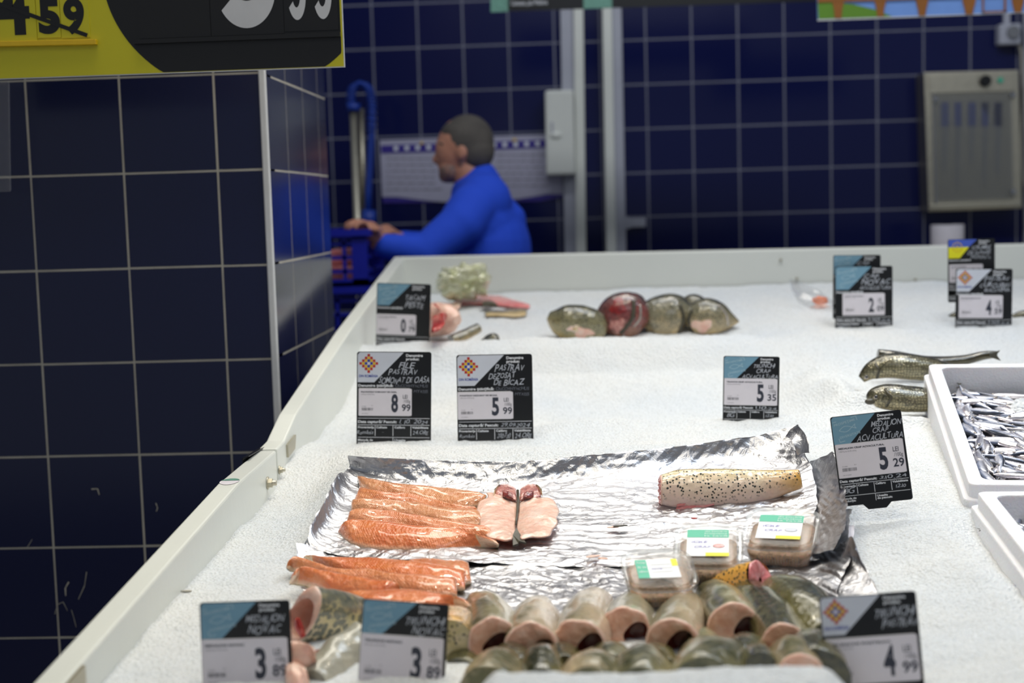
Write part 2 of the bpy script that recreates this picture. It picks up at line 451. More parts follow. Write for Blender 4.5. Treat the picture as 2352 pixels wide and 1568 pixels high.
# ================================================================ THE SETTING
WY = 6.34                                        # back wall plane
mb = MB(); mb.box((-4, -1.5, -.02), (6.0, WY + .2, 0), 'floor')
struct(mb.build('floor'), 'grey shop floor under the counter', 'floor')
def tiled(name, origin, ax, ay, nrm, x0, x1, y0, y1, gx, gy, px_, py_, gw, tm, gm, th=.0004, parent=None):
    """slab of grout with raised tiles; gx, gy = one grout line position on each axis"""
    mb = MB(); o = Vector(origin); ax = Vector(ax); ay = Vector(ay); nrm = Vector(nrm)
    P = lambda x, y, d: o + ax * x + ay * y + nrm * d
    def slab(a, b, c, d, z0, z1, m):
        mb.hexa([P(a, c, z0), P(b, c, z0), P(b, d, z0), P(a, d, z0)], [P(a, c, z1), P(b, c, z1), P(b, d, z1), P(a, d, z1)], m)
    slab(x0, x1, y0, y1, -.1, 0, gm)
    i0 = math.floor((x0 - gx) / px_); i1 = math.ceil((x1 - gx) / px_)
    j0 = math.floor((y0 - gy) / py_); j1 = math.ceil((y1 - gy) / py_)
    rr = random.Random(4)
    for i in range(i0, i1):
        for j in range(j0, j1):
            a = max(gx + i * px_ + gw / 2 + rr.uniform(-.0004, .0004), x0); b = min(gx + (i + 1) * px_ - gw / 2 + rr.uniform(-.0004, .0004), x1)
            c = max(gy + j * py_ + gw / 2 + rr.uniform(-.0004, .0004), y0); d = min(gy + (j + 1) * py_ - gw / 2 + rr.uniform(-.0004, .0004), y1)
            if b - a > .004 and d - c > .004: slab(a, b, c, d, 0, th, tm)
    return mb
# back wall: grout crossings measured at the right half
A = atY(1590, 190, WY); B = atY(1590, 292, WY)
mb = tiled('w', (0, WY, 0), (1, 0, 0), (0, 0, 1), (0, -1, 0), -3.2, 6.0, 0, 3.8, A.x, A.z, .2, A.z - B.z, .0075, 'tile_back', 'grout_back')
struct(mb.build('wall_back'), 'dark blue tiled wall behind the counter with grey grout', 'wall')
# pillar / left wall
LY = 3.01
pc = atY(612, 468, LY).x
g1 = atY(273, 183, LY); g2 = atY(490, 180, LY); h1 = atY(560, 390, LY); h2 = atY(560, 609, LY)
mb = tiled('w', (0, LY, 0), (1, 0, 0), (0, 0, 1), (0, -1, 0), -2.6, pc, 0, 3.6, g1.x, h1.z, g2.x - g1.x, h1.z - h2.z, .0045, 'tile', 'grout')
s1 = atX(655, 200, pc).y
m2 = tiled('w', (pc, 0, 0), (0, 1, 0), (0, 0, 1), (1, 0, 0), LY + .003, LY + .76, 0, 3.6, s1, h1.z, .2, h1.z - h2.z, .0045, 'tile', 'grout')
b = len(mb.v); mb.v += m2.v
for f, mi, uv in zip(m2.f, m2.mi, m2.uv): mb.face([b + k for k in f], m2.mats[mi], uv)
mb.box((-2.6, LY + .1, 0), (pc - .1, LY + .76, 3.6), 'grout')
struct(mb.build('wall_left'), 'dark navy tiled pillar at the left with dirty beige grout', 'wall')
mb = MB(); mb.box((pc - .004, LY - .0065, 0), (pc + .0105, LY + .008, 3.6), 'sign_edge')
struct(mb.build('trim_1', bevel=.003), 'white corner strip on the edge of the tiled pillar', 'corner strip')
# hairline scratches low on the pillar
mb = MB()
def scratch(pts, w=.0009):
    for a, b in zip(pts[:-1], pts[1:]):
        A = atY(a[0], a[1], LY - .0022); B = atY(b[0], b[1], LY - .0022); d = (B - A).normalized(); n = Vector((-d.z, 0, d.x)) * w
        mb.poly([A - n, B - n * .6, B + n * .6, A + n], 'grout')
scratch([(199, 1313), (194, 1345), (180, 1376)]); scratch([(158, 1336), (150, 1350), (151, 1368)], .0016)
scratch([(126, 1410), (132, 1388), (145, 1382), (155, 1402)], .0007); scratch([(164, 1400), (170, 1420), (175, 1440)], .0006)
scratch([(358, 1155), (362, 1166), (359, 1174)], .0012); scratch([(210, 1123), (224, 1122), (228, 1136)], .0016); scratch([(62, 1258), (74, 1238)], .0006)
struct(mb.build('trim_2'), 'pale scratches on the lower tiles of the pillar', 'scratches')

# ================================================================ COUNTER
RX = -.585; RT = .034
counter = thing('fish_counter', 'long white plastic fish counter with raised side rim and back board, filled with ice', 'fish counter', (0, 1, 0))
off = Matrix.Translation((0, -1, 0))
def rim(name, pxs, y_start=None):
    P = [atX(a, b, RX) for a, b in pxs]
    if y_start is not None:
        d = P[1] - P[0]; P.insert(0, P[0] - d * ((P[0].y - y_start) / d.y))
    mb = MB(); R = []
    for p in P: R.append([(RX, p.y, p.z), (RX + RT, p.y, p.z), (RX + RT, p.y, p.z - .22), (RX, p.y, p.z - .22)])
    mb.rings(R, 'white_plastic', True, True, smooth=False); mb.xf(off)
    return mb.build(name, counter, bevel=.0035), P
_, P1 = rim('side_rim', [(75, 1568), (500, 1110), (591, 1035)], .95)
_, P2 = rim('side_rim', [(593, 1031), (612, 1012), (640, 952), (770, 762), (905, 590)])
BL = atX(905, 590, RX); BY = BL.y
BR = atY(2352, 559, BY)
mb = MB(); dx = BR.x - BL.x; sl = (BR.z - BL.z) / dx
x1 = 2.5; zr = BL.z + sl * (x1 - BL.x)
mb.hexa([(RX, BY - .02, BL.z - .3), (x1, BY - .02, zr - .3), (x1, BY + .012, zr - .3), (RX, BY + .012, BL.z - .3)],
        [(RX, BY - .02, BL.z), (x1, BY - .02, zr), (x1, BY + .012, zr), (RX, BY + .012, BL.z)], 'white_plastic')
mb.xf(off); mb.build('back_board', counter, bevel=.006)
mb = MB(); mb.box((RX + .004, .98, .1), (2.5, BY, .80), 'white_plastic'); mb.box((RX + .05, 1.03, 0), (2.45, BY - .05, .1), 'dark_metal')
mb.box((RX + .004, .96, .78), (2.5, .985, .985), 'steel')
mb.xf(off); mb.build('cabinet_body', counter)
for py_, px_ in ((640, 1830), (642, 2102), (597, 1793)):
    mb = MB(); q = atY(px_, py_, BY - .02); mb.cyl(q, q - Vector((0, .006, 0)), .004, 'steel')
    mb.xf(off); mb.build('board_screw', counter)
def hexbolt(px, py, s=1):
    q = atX(px, py, RX + RT); mb = MB(); mb.cyl(q, q + Vector((.009 * s, 0, 0)), .0085 * s, 'steel', 6, smooth=False)
    mb.cyl(q, q + Vector((.016 * s, 0, 0)), .0045 * s, 'steel', 12); mb.cyl(q, q + Vector((.002, 0, 0)), .011 * s, 'steel', 20)
    mb.xf(off); mb.build('bolt', counter)
hexbolt(614, 1109); hexbolt(641, 1079, .7)
mb = MB()
q = [atX(a, b, RX + RT + .002) for a, b in ((661, 1050), (659, 1022), (678, 998), (676, 1030))]
mb.hexa([p - Vector((.002, 0, 0)) for p in q], [p + Vector((.002, 0, 0)) for p in q], 'steel')
mb.xf(off); mb.build('joint_plate', counter)
mb = MB()
q = [atX(a, b, RX + RT + .002) for a, b in ((150, 1575), (192, 1527), (196, 1600), (150, 1640))]
mb.hexa([p - Vector((.002, 0, 0)) for p in q], [p + Vector((.002, 0, 0)) for p in q], 'steel')
mb.xf(off); mb.build('joint_plate', counter)
# dark metal clip bent over the joint
mb = MB(); a = atX(556, 1054, RX - .004); b = atX(612, 1020, RX - .004)
c = []
for p in (a, b): c.append(p)
w = Vector((.012, 0, .0)); up = Vector((0, 0, .012))
mb.poly([a, b, b + up * .2 + w, a + up * .3 + w], 'dark_metal'); mb.poly([a, b, b + up * .1 - Vector((0, 0, .01)), a - Vector((0, 0, .012))], 'dark_metal')
o = mb.build('metal_clip'); sol = o.modifiers.new('s', 'SOLIDIFY'); sol.thickness = .0015
tag(o, 'thin dark metal clip bent over the joint of the left counter rim', 'clip')
# round sticker remains
def rim_top(y):
    for a, b in zip(P1[:-1], P1[1:]):
        if a.y <= y <= b.y: return lerp(a.z, b.z, (y - a.y) / (b.y - a.y))
    return P1[-1].z
yc = atX(505, 1128, RX).y
mb = MB(); ring = []
for k in range(24):
    t = 2 * math.pi * k / 24; y = yc + .022 * math.sin(t); ring.append((RX + .0165 + .0155 * math.cos(t), y, rim_top(y) + .0008))
mb.poly(ring, 'paper'); mb.poly([ring[k] for k in range(1, 12)], 'green_pat')
for k in range(1): mb.v[24:] = [v + Vector((0, 0, .0004)) for v in mb.v[24:]]
tag(mb.build('round_sticker'), 'worn round sticker with a green edge on the left counter rim', 'sticker')

# ================================================================ ICE
def grid_mesh(name, X, Y, Z, m, parent=None, smooth=True):
    ny, nx = X.shape
    me = bpy.data.meshes.new(name)
    co = np.stack([X, Y, Z], -1).reshape(-1, 3)
    i = np.arange(nx * ny).reshape(ny, nx)
    q = np.stack([i[:-1, :-1], i[:-1, 1:], i[1:, 1:], i[1:, :-1]], -1).reshape(-1, 4)
    me.from_pydata(co.tolist(), [], q.tolist())
    me.materials.append(M[m]); me.polygons.foreach_set('use_smooth', [smooth] * len(me.polygons)); me.update()
    o = bpy.data.objects.new(name, me); COL.objects.link(o); o.parent = parent
    return o
ys = np.concatenate([np.arange(1.0, 2.8, .0045), np.arange(2.8, BY - .018, .008)])
xs = np.concatenate([np.arange(RX + RT - .002, .9, .0048), np.arange(.9, 2.45, .016)])
X, Y = np.meshgrid(xs, ys)
BOX1 = (atY(2132, 836, 2.78), atY(2226, 1112, 2.13), .42)
BOX2 = (atY(2243, 1128, 2.105), atY(2352, 1268, 1.808), .5)
Z = ice(X, Y)
for a_, b_, w_ in (BOX1, (BOX2[0], BOX2[0] + (BOX2[1] - BOX2[0]).normalized() * .40, BOX2[2])):     # the ice stops under the foam boxes
    d_ = b_ - a_; ln_ = Vector((d_.x, d_.y)).length; L_ = Vector((d_.x, d_.y)) / ln_; E_ = Vector((-L_.y, L_.x))
    s_ = (X - a_.x) * L_.x + (Y - a_.y) * L_.y; t_ = (X - a_.x) * E_.x + (Y - a_.y) * E_.y
    Z = np.where((s_ > .012) & (s_ < ln_ - .012) & (t_ > .012) & (t_ < w_ - .012), Z - .14, Z)
tag(grid_mesh('crushed_ice', X, Y, Z, 'ice'), 'bed of white crushed ice filling the counter', 'ice', kind='stuff')
# ================================================================ PRICE TAGS
def emblem(mb, cx, cy, c, z):
    for i in range(-3, 4):
        for j in range(-3, 4):
            k = abs(i) + abs(j)
            if k > 3: continue
            m = ('paper', 'blu_ink', 'yel_ink', 'red_ink')[k]
            x, y = cx + i * c, cy + j * c; h = c * .46
            mb.poly([(x - h, y - h, z), (x + h, y - h, z), (x + h, y + h, z), (x - h, y + h, z)], m)
def rrect(x0, y0, x1, y1, r, n=4, skip=()):
    P = []
    for k, (cx, cy, a0) in enumerate(((x1 - r, y1 - r, 0), (x0 + r, y1 - r, 90), (x0 + r, y0 + r, 180), (x1 - r, y0 + r, 270))):
        for i in range(n + 1):
            a = math.radians(a0 + 90 * i / n); P.append((cx + r * math.cos(a), cy + r * math.sin(a)))
    return P
def slabpoly(mb, P, z0, z1, m):
    b = len(mb.v); n = len(P)
    mb.v += [Vector((x, y, z0)) for x, y in P] + [Vector((x, y, z1)) for x, y in P]
    mb.face([b + i for i in range(n)][::-1], m); mb.face([b + n + i for i in range(n)], m)
    for i in range(n): mb.face([b + i, b + (i + 1) % n, b + n + (i + 1) % n, b + n + i], m)
def line(mb, x0, y0, x1, y1, w, m, z):
    d = Vector((x1 - x0, y1 - y0, 0)); n = Vector((-d.y, d.x, 0)).normalized() * w / 2
    a = Vector((x0, y0, z)); b = Vector((x1, y1, z)); mb.poly([a - n, b - n, b + n, a + n], m)
def price_tag(label, TL, TR, depth, kind, head, card, euro, cents, names, title=None, date=None, cells=None, lean=.10, H=None, sci=None, noise_dirt=True):
    """card = (x0,y0,x1,y1) in board widths, y down from the top"""
    a = atY(TL[0], TL[1], depth + .03); b = atY(TR[0], TR[1], depth + .03)
    Wd = (b - a).length; ex = (b - a).normalized(); ey = Vector((0, 0, 1)); ey = (ey - ex * ey.dot(ex)).normalized()
    ey = (ey * math.cos(lean) + Vector((0, 1, 0)) * math.sin(lean)).normalized(); ez = ex.cross(ey).normalized()
    R = Matrix((ex, ey, ez)).transposed().to_4x4()
    H = H or (1.36 if kind == 'big' else 1.245)
    T = Matrix.Translation(a) @ R @ Matrix.Scale(Wd, 4)
    base = T @ Vector((.5, -H - .07, 0))
    root = thing('price_tag', label, 'price tag', base, 'price tags standing in the ice')
    Ti = Matrix.Translation(-base) @ T
    def out(mb, name, par=root, **k):
        mb.xf(Ti); return mb.build(name, par, **k)
    mb = MB(); P = rrect(0, -H, 1, 0, .035)
    slabpoly(mb, P, -.014, 0, 'black')
    slabpoly(mb, [(.3, -H + .001), (.37, -H - .075), (.62, -H - .075), (.70, -H + .001)], -.014, 0, 'black')
    out(mb, 'board')
    hm = {'din': 'light_head', 'sea': 'teal', 'ua': 'navy_ink'}[head]
    mb = MB(); hb = .41 if kind == 'big' else .40
    if head == 'ua':
        slabpoly(mb, [(.012, -.17), (.45, -.17), (.62, -.01), (.012, -.01)], 0, .004, pm_ua)
        slabpoly(mb, [(.012, -hb), (.25, -hb), (.45, -.17), (.012, -.17)], 0, .004, 'yellow_lab')
        ring = [(.2 + .1 * math.cos(t * .314), -.17 + .1 * math.sin(t * .314)) for t in range(21)]
        for p, q in zip(ring[:-1], ring[1:]): line(mb, p[0], p[1], q[0], q[1], .015, 'yel_ink', .006)
        mb.text('D', .17, .23, -.17, .09, 'yel_ink', .0065)
    else:
        slabpoly(mb, [(.012, -hb), (.235, -hb), (.63, -.01), (.04, -.01), (.012, -.04)], 0, .004, hm)
    if head == 'din':
        mb.text('DIN ROMÂNIA', .03, .285, -.325, .034, 'blu_ink', .006, bold=.02)
    if head == 'sea':
        st = len(mb.v)
        mb.text('PROSPEŢIME', .0, .33, 0, .036, 'teal_ink', .006, bold=.005)
        mb.text('DIVERSITATE', .03, .35, -.205, .036, 'teal_ink', .006, bold=.005)
        fish = [(.33 * .0 + .05 + .2 * t / 10, -.1 + .042 * math.sin(math.pi * t / 10)) for t in range(11)]
        fish += [(.31, -.065), (.295, -.1), (.31, -.135)] + [(.05 + .2 * t / 10, -.1 - .042 * math.sin(math.pi * t / 10)) for t in range(10, -1, -1)]
        for p, q in zip(fish[:-1], fish[1:]): line(mb, p[0], p[1], q[0], q[1], .008, 'teal_ink', .006)
        line(mb, .28, .045, .36, .045, .009, 'teal_ink', .006); line(mb, .36, .045, .36, -.02, .009, 'teal_ink', .006)
        line(mb, .01, -.21, .01, -.27, .009, 'teal_ink', .006); line(mb, .01, -.27, .09, -.27, .009, 'teal_ink', .006)
        line(mb, -.01, .045, .05, .045, .009, 'teal_ink', .006)
        mb.xf(Matrix.Translation((.04, -.125, 0)) @ Matrix.Rotation(math.radians(11), 4, 'Z') @ Matrix.Scale(.93, 4), st)
    out(mb, 'header_panel')
    if head == 'din':
        mb = MB(); emblem(mb, .16, -.158, .0365, .0062); out(mb, 'emblem')
    # printed lettering
    mb = MB(); z = .0015; x0 = .66
    mb.text('Denumire', x0, x0 + .225, -.048, .036, 'white_ink', z, bold=.03)
    mb.text('produs:', x0, x0 + .175, -.095, .036, 'white_ink', z, bold=.03)
    cx0, cy0, cx1, cy1 = card
    r0 = cy1 + (.035 if kind == 'big' else .0)
    if kind == 'big':
        mb.text('Denumire ştiinţifică:', .02, .49, -.452, .034, 'white_ink', z, bold=.03)
        line(mb, .02, -r0, .98, -r0, .006, 'white_ink', z)
    dy = r0 + .045
    mb.text('Data captură/ Pescuit:', .02, .54, -dy, .036, 'white_ink', z, bold=.03)
    line(mb, .02, -(dy + .045), .98, -(dy + .045), .006, 'white_ink', z)
    ly = dy + .075
    for t, xa, xb in (('Provenienţa', .02, .235), ('Calitate', .265, .41), ('Calibru', .51, .65), ('Valabilitate', .745, .965)):
        mb.text(t, xa, xb, -ly, .028, 'white_ink', z, bold=.03)
    for xx in (.25, .49, .73): line(mb, xx, -(ly - .02), xx, -(ly + .115), .007, 'white_ink', z)
    line(mb, .02, -(ly + .135), .98, -(ly + .135), .006, 'white_ink', z)
    mb.text('Metoda de', .02, .22, -(ly + .17), .028, 'white_ink', z, bold=.03)
    mb.text('producţie:', .02, .21, -(ly + .205), .028, 'white_ink', z, bold=.03)
    line(mb, .49, -(ly + .14), .49, -(ly + .235), .007, 'white_ink', z)
    mb.text('Unealta', .51, .66, -(ly + .17), .028, 'white_ink', z, bold=.03)
    mb.text('de pescuit:', .51, .72, -(ly + .205), .028, 'white_ink', z, bold=.03)
    out(mb, 'printed_lettering')
    # handwriting
    mb = MB(); z = .003
    for t, xa, xb, yc, h in names: mb.text(t, xa, xb, -yc, h, 'chalk', z, shear=.28, bold=.004, jit=.3)
    if sci: mb.text(sci, .51, .95, -.455, .038, 'chalk2', z, shear=.25, jit=.3); mb.text('MYKISS', .76, .95, -.53, .04, 'chalk2', z, shear=.25, jit=.3)
    if date: mb.text(date, .57, .95, -dy, .05, 'chalk', z, shear=.3, jit=.3)
    for t, xa, xb, h in (cells or ()): mb.text(t, xa, xb, -(ly + .065), h, 'chalk', z, shear=.3, jit=.3)
    out(mb, 'handwriting')
    # price card
    mb = MB(); P = rrect(cx0, -cy1, cx1, -cy0, .012, 2); slabpoly(mb, P, .004, .018, 'paper')
    P = rrect(cx0 - .004, -cy1 - .004, cx1 - .02, -cy0 + .008, .012, 2); slabpoly(mb, P, .001, .009, 'sign_edge')
    pc_ = out(mb, 'price_card')
    mb = MB(); z = .0195; w = cx1 - cx0; h = cy1 - cy0
    X = lambda t: cx0 + t * w
    Yc = lambda t: -(cy0 + t * h)
    if title: mb.text(title, X(.04), X(.72 if len(title) > 15 else .5), Yc(.12), h * .05, 'ink', z, bold=.04)
    mb.text('1.000 Kg sau 52.90 LEI/Kg', X(.04), X(.30), Yc(.21), h * .035, 'grey_ink', z)
    mb.text(euro, X(.615), X(.745), Yc(.52), h * .64, 'ink', z, bold=.035)
    mb.text('LEI', X(.835), X(.92), Yc(.29), h * .145, 'ink', z, bold=.01)
    mb.text('/100g', X(.845), X(.975), Yc(.455), h * .12, 'ink', z, bold=.0)
    mb.text(cents, X(.815), X(.98), Yc(.69), h * .25, 'ink', z, bold=.02)
    rr = random.Random(5); xx = X(.06)
    while xx < X(.27):
        wd = rr.choice((.003, .005, .008)); mb.poly([(xx, Yc(.81), z), (xx + wd, Yc(.81), z), (xx + wd, Yc(.71), z), (xx, Yc(.71), z)], 'grey_ink'); xx += wd + rr.choice((.003, .006))
    mb.text('2100', X(.06), X(.14), Yc(.66), h * .03, 'grey_ink', z); mb.text('21', X(.24), X(.27), Yc(.63), h * .03, 'grey_ink', z)
    mb.text('04.10.2024', X(.06), X(.18), Yc(.92), h * .03, 'grey_ink', z)
    mb.xf(Ti); mb.build('price_lettering', pc_)
    return root
M['chalk2'] = pm('faint_chalk', (104, 108, 118), .6)
pm_ua = pm('header_blue', (70, 96, 196), .4)
BC = (.03, .495, .74, .855)                       # card on the wide boards
SCd = (.02, .405, .965, .875)                     # card on the narrow boards
price_tag('wide black price tag reading 8 99, left above the orange fillets', (820, 807), (991, 808), on(905, 1017).y, 'big', 'din', BC, '8', '99',
          [('FILE', .56, .77, .175, .075), ('PASTRAV', .42, .80, .265, .08), ('SOMONAT DE OASA', .29, .97, .375, .08)], 'FILE PASTRAV SOMONAT DE OASA,', '1. 10. 2024', [('România', .0, .22, .06), ('-', .34, .37, .01), ('24.ORE', .75, .96, .055)], sci='ONCORHYNCHUS')
price_tag('wide black price tag reading 5 99, above the opened pale trout', (1048, 815), (1222, 812), on(1135, 1015).y, 'big', 'din', (.01, .495, .74, .85), '5', '99',
          [('PASTRAV', .50, .88, .175, .09), ('DEZOSAT', .42, .76, .28, .075), ('DE BICAZ', .48, .88, .37, .075)], 'P.PASTRAV DEZOSAT DE BICAZ,', '29.09.2024', [('România', .02, .22, .05), ('200/700', .52, .69, .06), ('24.ORE', .75, .97, .07)], sci='ONCORHYNCHUS')
price_tag('narrow black price tag reading 5 35, in the ice behind the foil', (1662, 817), (1791, 819), on(1727, 972).y, 'small', 'sea', SCd, '5', '35',
          [('TRUNCHI', .53, .91, .16, .075), ('CRAP', .58, .83, .26, .07), ('ACVACULTURA', .33, .97, .36, .065)], 'TRUNCHI CRAP ACVACULTURA,', '1.10.24', [('BG', .07, .2, .07), ('12.10', .76, .9, .05)], H=1.36)
price_tag('tilted black price tag reading 5 29, right of the foil', (1906, 958), (2069, 940), 2.09, 'small', 'sea', SCd, '5', '29',
          [('MEDALION', .55, .97, .165, .085), ('CRAP', .56, .78, .25, .07), ('ACVACULTURA', .33, .98, .345, .08)], 'MEDALION CRAP ACVACULTURA,', '3.10.24', [('BG', .06, .2, .07), ('12.10', .78, .92, .05)], lean=.2, H=1.27)
price_tag('price tag reading 4 99, at the front right of the cut trout', (1880, 1372), (2103, 1356), 1.47, 'small', 'din', (.02, .44, .965, .91), '4', '99',
          [('TRUNCHI', .55, .96, .19, .10), ('PASTRAV', .62, .98, .31, .09)], 'TRUNCHI PASTRAV,', lean=.16, H=1.3)
price_tag('price tag reading 3 89, leftmost at the front of the counter', (458, 1384), (665, 1377), 1.50, 'small', 'sea', (.01, .41, .96, .915), '3', '89',
          [('MEDALION', .50, .92, .195, .085), ('NOVAC', .52, .88, .315, .085)], 'MEDALION NOVAC', H=1.3)
price_tag('price tag reading 3 89, in front of the lower orange fillets', (834, 1374), (1032, 1388), 1.50, 'small', 'sea', (.01, .40, .965, .96), '3', '89',
          [('TRUNCHI', .50, .95, .20, .10), ('NOVAC', .58, .95, .33, .09)], 'TRUNCHI NOVAC', H=1.3)
price_tag('price tag reading 0 79, in the rear left corner of the counter', (866, 649), (990, 653), 3.50, 'big', 'sea', (.01, .58, .74, .95), '0', '79',
          [('TACAM', .52, .88, .25, .10), ('PESTE', .52, .86, .39, .10)], 'TACAM PESTE', H=1.4, lean=.0)
price_tag('price tag reading 2 09, front one of an overlapping pair', (1918, 612), (2050, 610), on(1985, 757).y, 'big', 'sea', (.13, .48, .86, .86), '2', '09',
          [('CAP', .5, .75, .17, .08), ('NOVAC', .45, .95, .28, .09), ('ACVACULTURA', .42, .97, .38, .06)], 'CAP NOVAC', '1.10.24', [('BG', .02, .2, .06), ('24.ORE', .75, .98, .06)], lean=.05)
price_tag('teal headed price tag mostly hidden behind the 2 09 tag', (1914, 586), (2023, 585), 3.62, 'big', 'sea', (.04, .5, .74, .86), '2', '59',
          [('CAP', .5, .75, .17, .08), ('CRAP', .5, .9, .28, .09)], 'CAP CRAP', lean=.02)
price_tag('price tag reading 4 59, rightmost at the back of the ice', (2196, 617), (2326, 617), on(2268, 754).y, 'big', 'din', (.06, .48, .83, .88), '4', '59',
          [('PASTRAV', .5, .93, .17, .09), ('CURCUBEU', .42, .95, .29, .08), ('BUCOVINA', .5, .95, .38, .06)], 'PASTRAV', '1.10.24', [('RO', .02, .2, .06), ('24.ORE', .75, .98, .06)], lean=.05)
price_tag('price tag with a blue and yellow header, behind the 4 59 tag', (2177, 550), (2285, 547), 3.62, 'big', 'ua', (.03, .55, .74, .93), '4', '39',
          [('SCRUMBIE', .5, .9, .19, .08), ('DE DUNARE', .42, .9, .29, .08), ('PROASPATA', .48, .9, .39, .07)], 'SCRUMBIE', lean=.02)

# ================================================================ FOIL
def crumple(x, y, amp, seed=1, fr=14):
    rs = np.random.RandomState(seed); h = 0
    wx = x + .05 * fbm(x * 5 + seed, y * 5, 2); wy = y + .05 * fbm(x * 5, y * 5 + 31 + seed, 2)
    for k in range(9):
        th = rs.uniform(0, math.pi); f = fr * (1.0 + .75 * k) * rs.uniform(.8, 1.2)
        q = (wx * math.cos(th) + wy * math.sin(th)) * f + rs.uniform(0, 9) + 1.2 * vnoise(wx * f * .35 + k * 7, wy * f * .35)
        tri = np.abs(q - np.floor(q) - .5) * 2 - .5
        mask = np.clip(.5 + 1.6 * vnoise(wx * 7 + k * 11, wy * 7 + k * 5), 0, 1)
        h = h + amp / (1 + .72 * k) * tri * mask
    return h
def cat_interp(A, t):
    """A: (n,3) control rows, t in 0..1 array -> monotone smooth interpolation (Catmull-Rom)"""
    n = len(A); u = t * (n - 1); i = np.clip(np.floor(u).astype(int), 0, n - 2); f = (u - i)[..., None]
    p0 = A[np.clip(i - 1, 0, n - 1)]; p1 = A[i]; p2 = A[i + 1]; p3 = A[np.clip(i + 2, 0, n - 1)]
    return .5 * ((2 * p1) + (-p0 + p2) * f + (2 * p0 - 5 * p1 + 4 * p2 - p3) * f ** 2 + (-p0 + 3 * p1 - 3 * p2 + p3) * f ** 3)
def sheet(name, rows, nu, nv, amp, label, seed=1, fr=14, jag=.004, cat='foil'):
    C = np.array([[tuple(on(a, b, l)) for a, b, l in r] for r in rows])
    tu = np.linspace(0, 1, nu); tv = np.linspace(0, 1, nv)
    R = np.array([cat_interp(C[k], tu) for k in range(len(rows))])           # rows x nu x 3
    G = np.stack([cat_interp(R[:, j], tv) for j in range(nu)], 1)             # nv x nu x 3
    U, V = np.meshgrid(tu, tv)
    d = np.gradient(G, axis=0); e = np.gradient(G, axis=1); N = np.cross(e, -d); N /= np.linalg.norm(N, axis=-1)[..., None] + 1e-9
    S = np.cumsum(np.linalg.norm(e, axis=-1), 1); T = np.cumsum(np.linalg.norm(d, axis=-1), 0)
    h = crumple(S, T, amp, seed, fr)
    G = G + N * h[..., None]
    ed = np.minimum(np.minimum(U, 1 - U) * nu, np.minimum(V, 1 - V) * nv)
    w = np.clip(1 - ed / 3, 0, 1)
    G[..., 0] += w * jag * vnoise(S * 60 + seed, T * 60); G[..., 1] += w * jag * vnoise(S * 60, T * 60 + 9)
    mi = ice(G[..., 0], G[..., 1]) + .0012
    G[..., 2] = np.maximum(G[..., 2], mi)
    o = grid_mesh(name, G[..., 0], G[..., 1], G[..., 2], 'foil', smooth=True)
    me = o.data
    try: me.set_sharp_from_angle(angle=math.radians(7))
    except Exception: pass
    return tag(o, label, cat)
sheet('foil_sheet', [
    [(798, 1046, .040), (900, 1052, .036), (1050, 1057, .032), (1240, 1056, .032), (1450, 1036, .034), (1600, 1020, .036), (1750, 997, .04), (1832, 976, .055)],
    [(800, 1078, .014), (900, 1092, .010), (1050, 1098, .008), (1240, 1098, .008), (1450, 1085, .008), (1600, 1066, .01), (1750, 1050, .012), (1850, 1040, .03)],
    [(775, 1090, .034), (830, 1125, .004), (1050, 1128, .003), (1240, 1130, .003), (1450, 1130, .003), (1600, 1125, .003), (1780, 1115, .004), (1868, 1085, .02)],
    [(745, 1150, .034), (800, 1180, .004), (1050, 1185, .003), (1240, 1185, .003), (1450, 1185, .003), (1600, 1185, .003), (1800, 1170, .004), (1875, 1150, .014)],
    [(715, 1205, .030), (770, 1240, .005), (1030, 1245, .004), (1240, 1245, .004), (1450, 1245, .004), (1620, 1245, .004), (1780, 1235, .004), (1868, 1220, .012)],
    [(700, 1252, .012), (790, 1276, .008), (960, 1284, .008), (1130, 1293, .008), (1400, 1300, .005), (1620, 1300, .005), (1790, 1298, .005), (1885, 1285, .012)]],
    420, 190, .0052, 'crumpled aluminium foil sheet under the upper fillets with its back edge folded up', 3, 11)
sheet('foil_sheet', [
    [(680, 1248, .02), (790, 1262, .003), (960, 1270, .002), (1200, 1275, .002), (1450, 1270, .002), (1650, 1270, .002), (1880, 1265, .006), (1950, 1238, .045)],
    [(684, 1300, .006), (790, 1310, .003), (960, 1320, .002), (1200, 1325, .002), (1450, 1325, .002), (1650, 1325, .002), (1860, 1318, .004), (1950, 1290, .03)],
    [(690, 1340, .004), (800, 1360, .002), (960, 1368, .002), (1200, 1370, .002), (1450, 1370, .002), (1650, 1370, .002), (1840, 1360, .004), (1930, 1335, .015)],
    [(720, 1390, .002), (820, 1420, .002), (960, 1425, .002), (1200, 1430, .002), (1450, 1430, .002), (1650, 1425, .002), (1840, 1410, .003), (1920, 1390, .006)]],
    400, 130, .0054, 'crumpled aluminium foil sheet under the lower fillets and plastic tubs', 8, 11)
sheet('foil_flap', [
    [(1858, 1060, .012), (1885, 1050, .04), (1914, 1036, .065)],
    [(1874, 1120, .010), (1900, 1105, .035), (1932, 1095, .06)],
    [(1872, 1180, .008), (1908, 1165, .03), (1944, 1160, .055)],
    [(1862, 1235, .008), (1900, 1225, .025), (1938, 1215, .05)],
    [(1850, 1275, .008), (1880, 1270, .02), (1915, 1262, .035)]], 60, 130, .0030, 'upright crinkled foil flap left of the 5 29 price tag', 11, 9)
sheet('foil_flap', [
    [(1922, 1200, .01), (1940, 1170, .03), (1958, 1168, .035)],
    [(1915, 1262, .006), (1938, 1215, .03), (1951, 1190, .035)],
    [(1905, 1290, .004), (1935, 1268, .02), (1950, 1262, .03)]], 50, 60, .002, 'small torn foil corner below the 5 29 price tag', 12, 8)
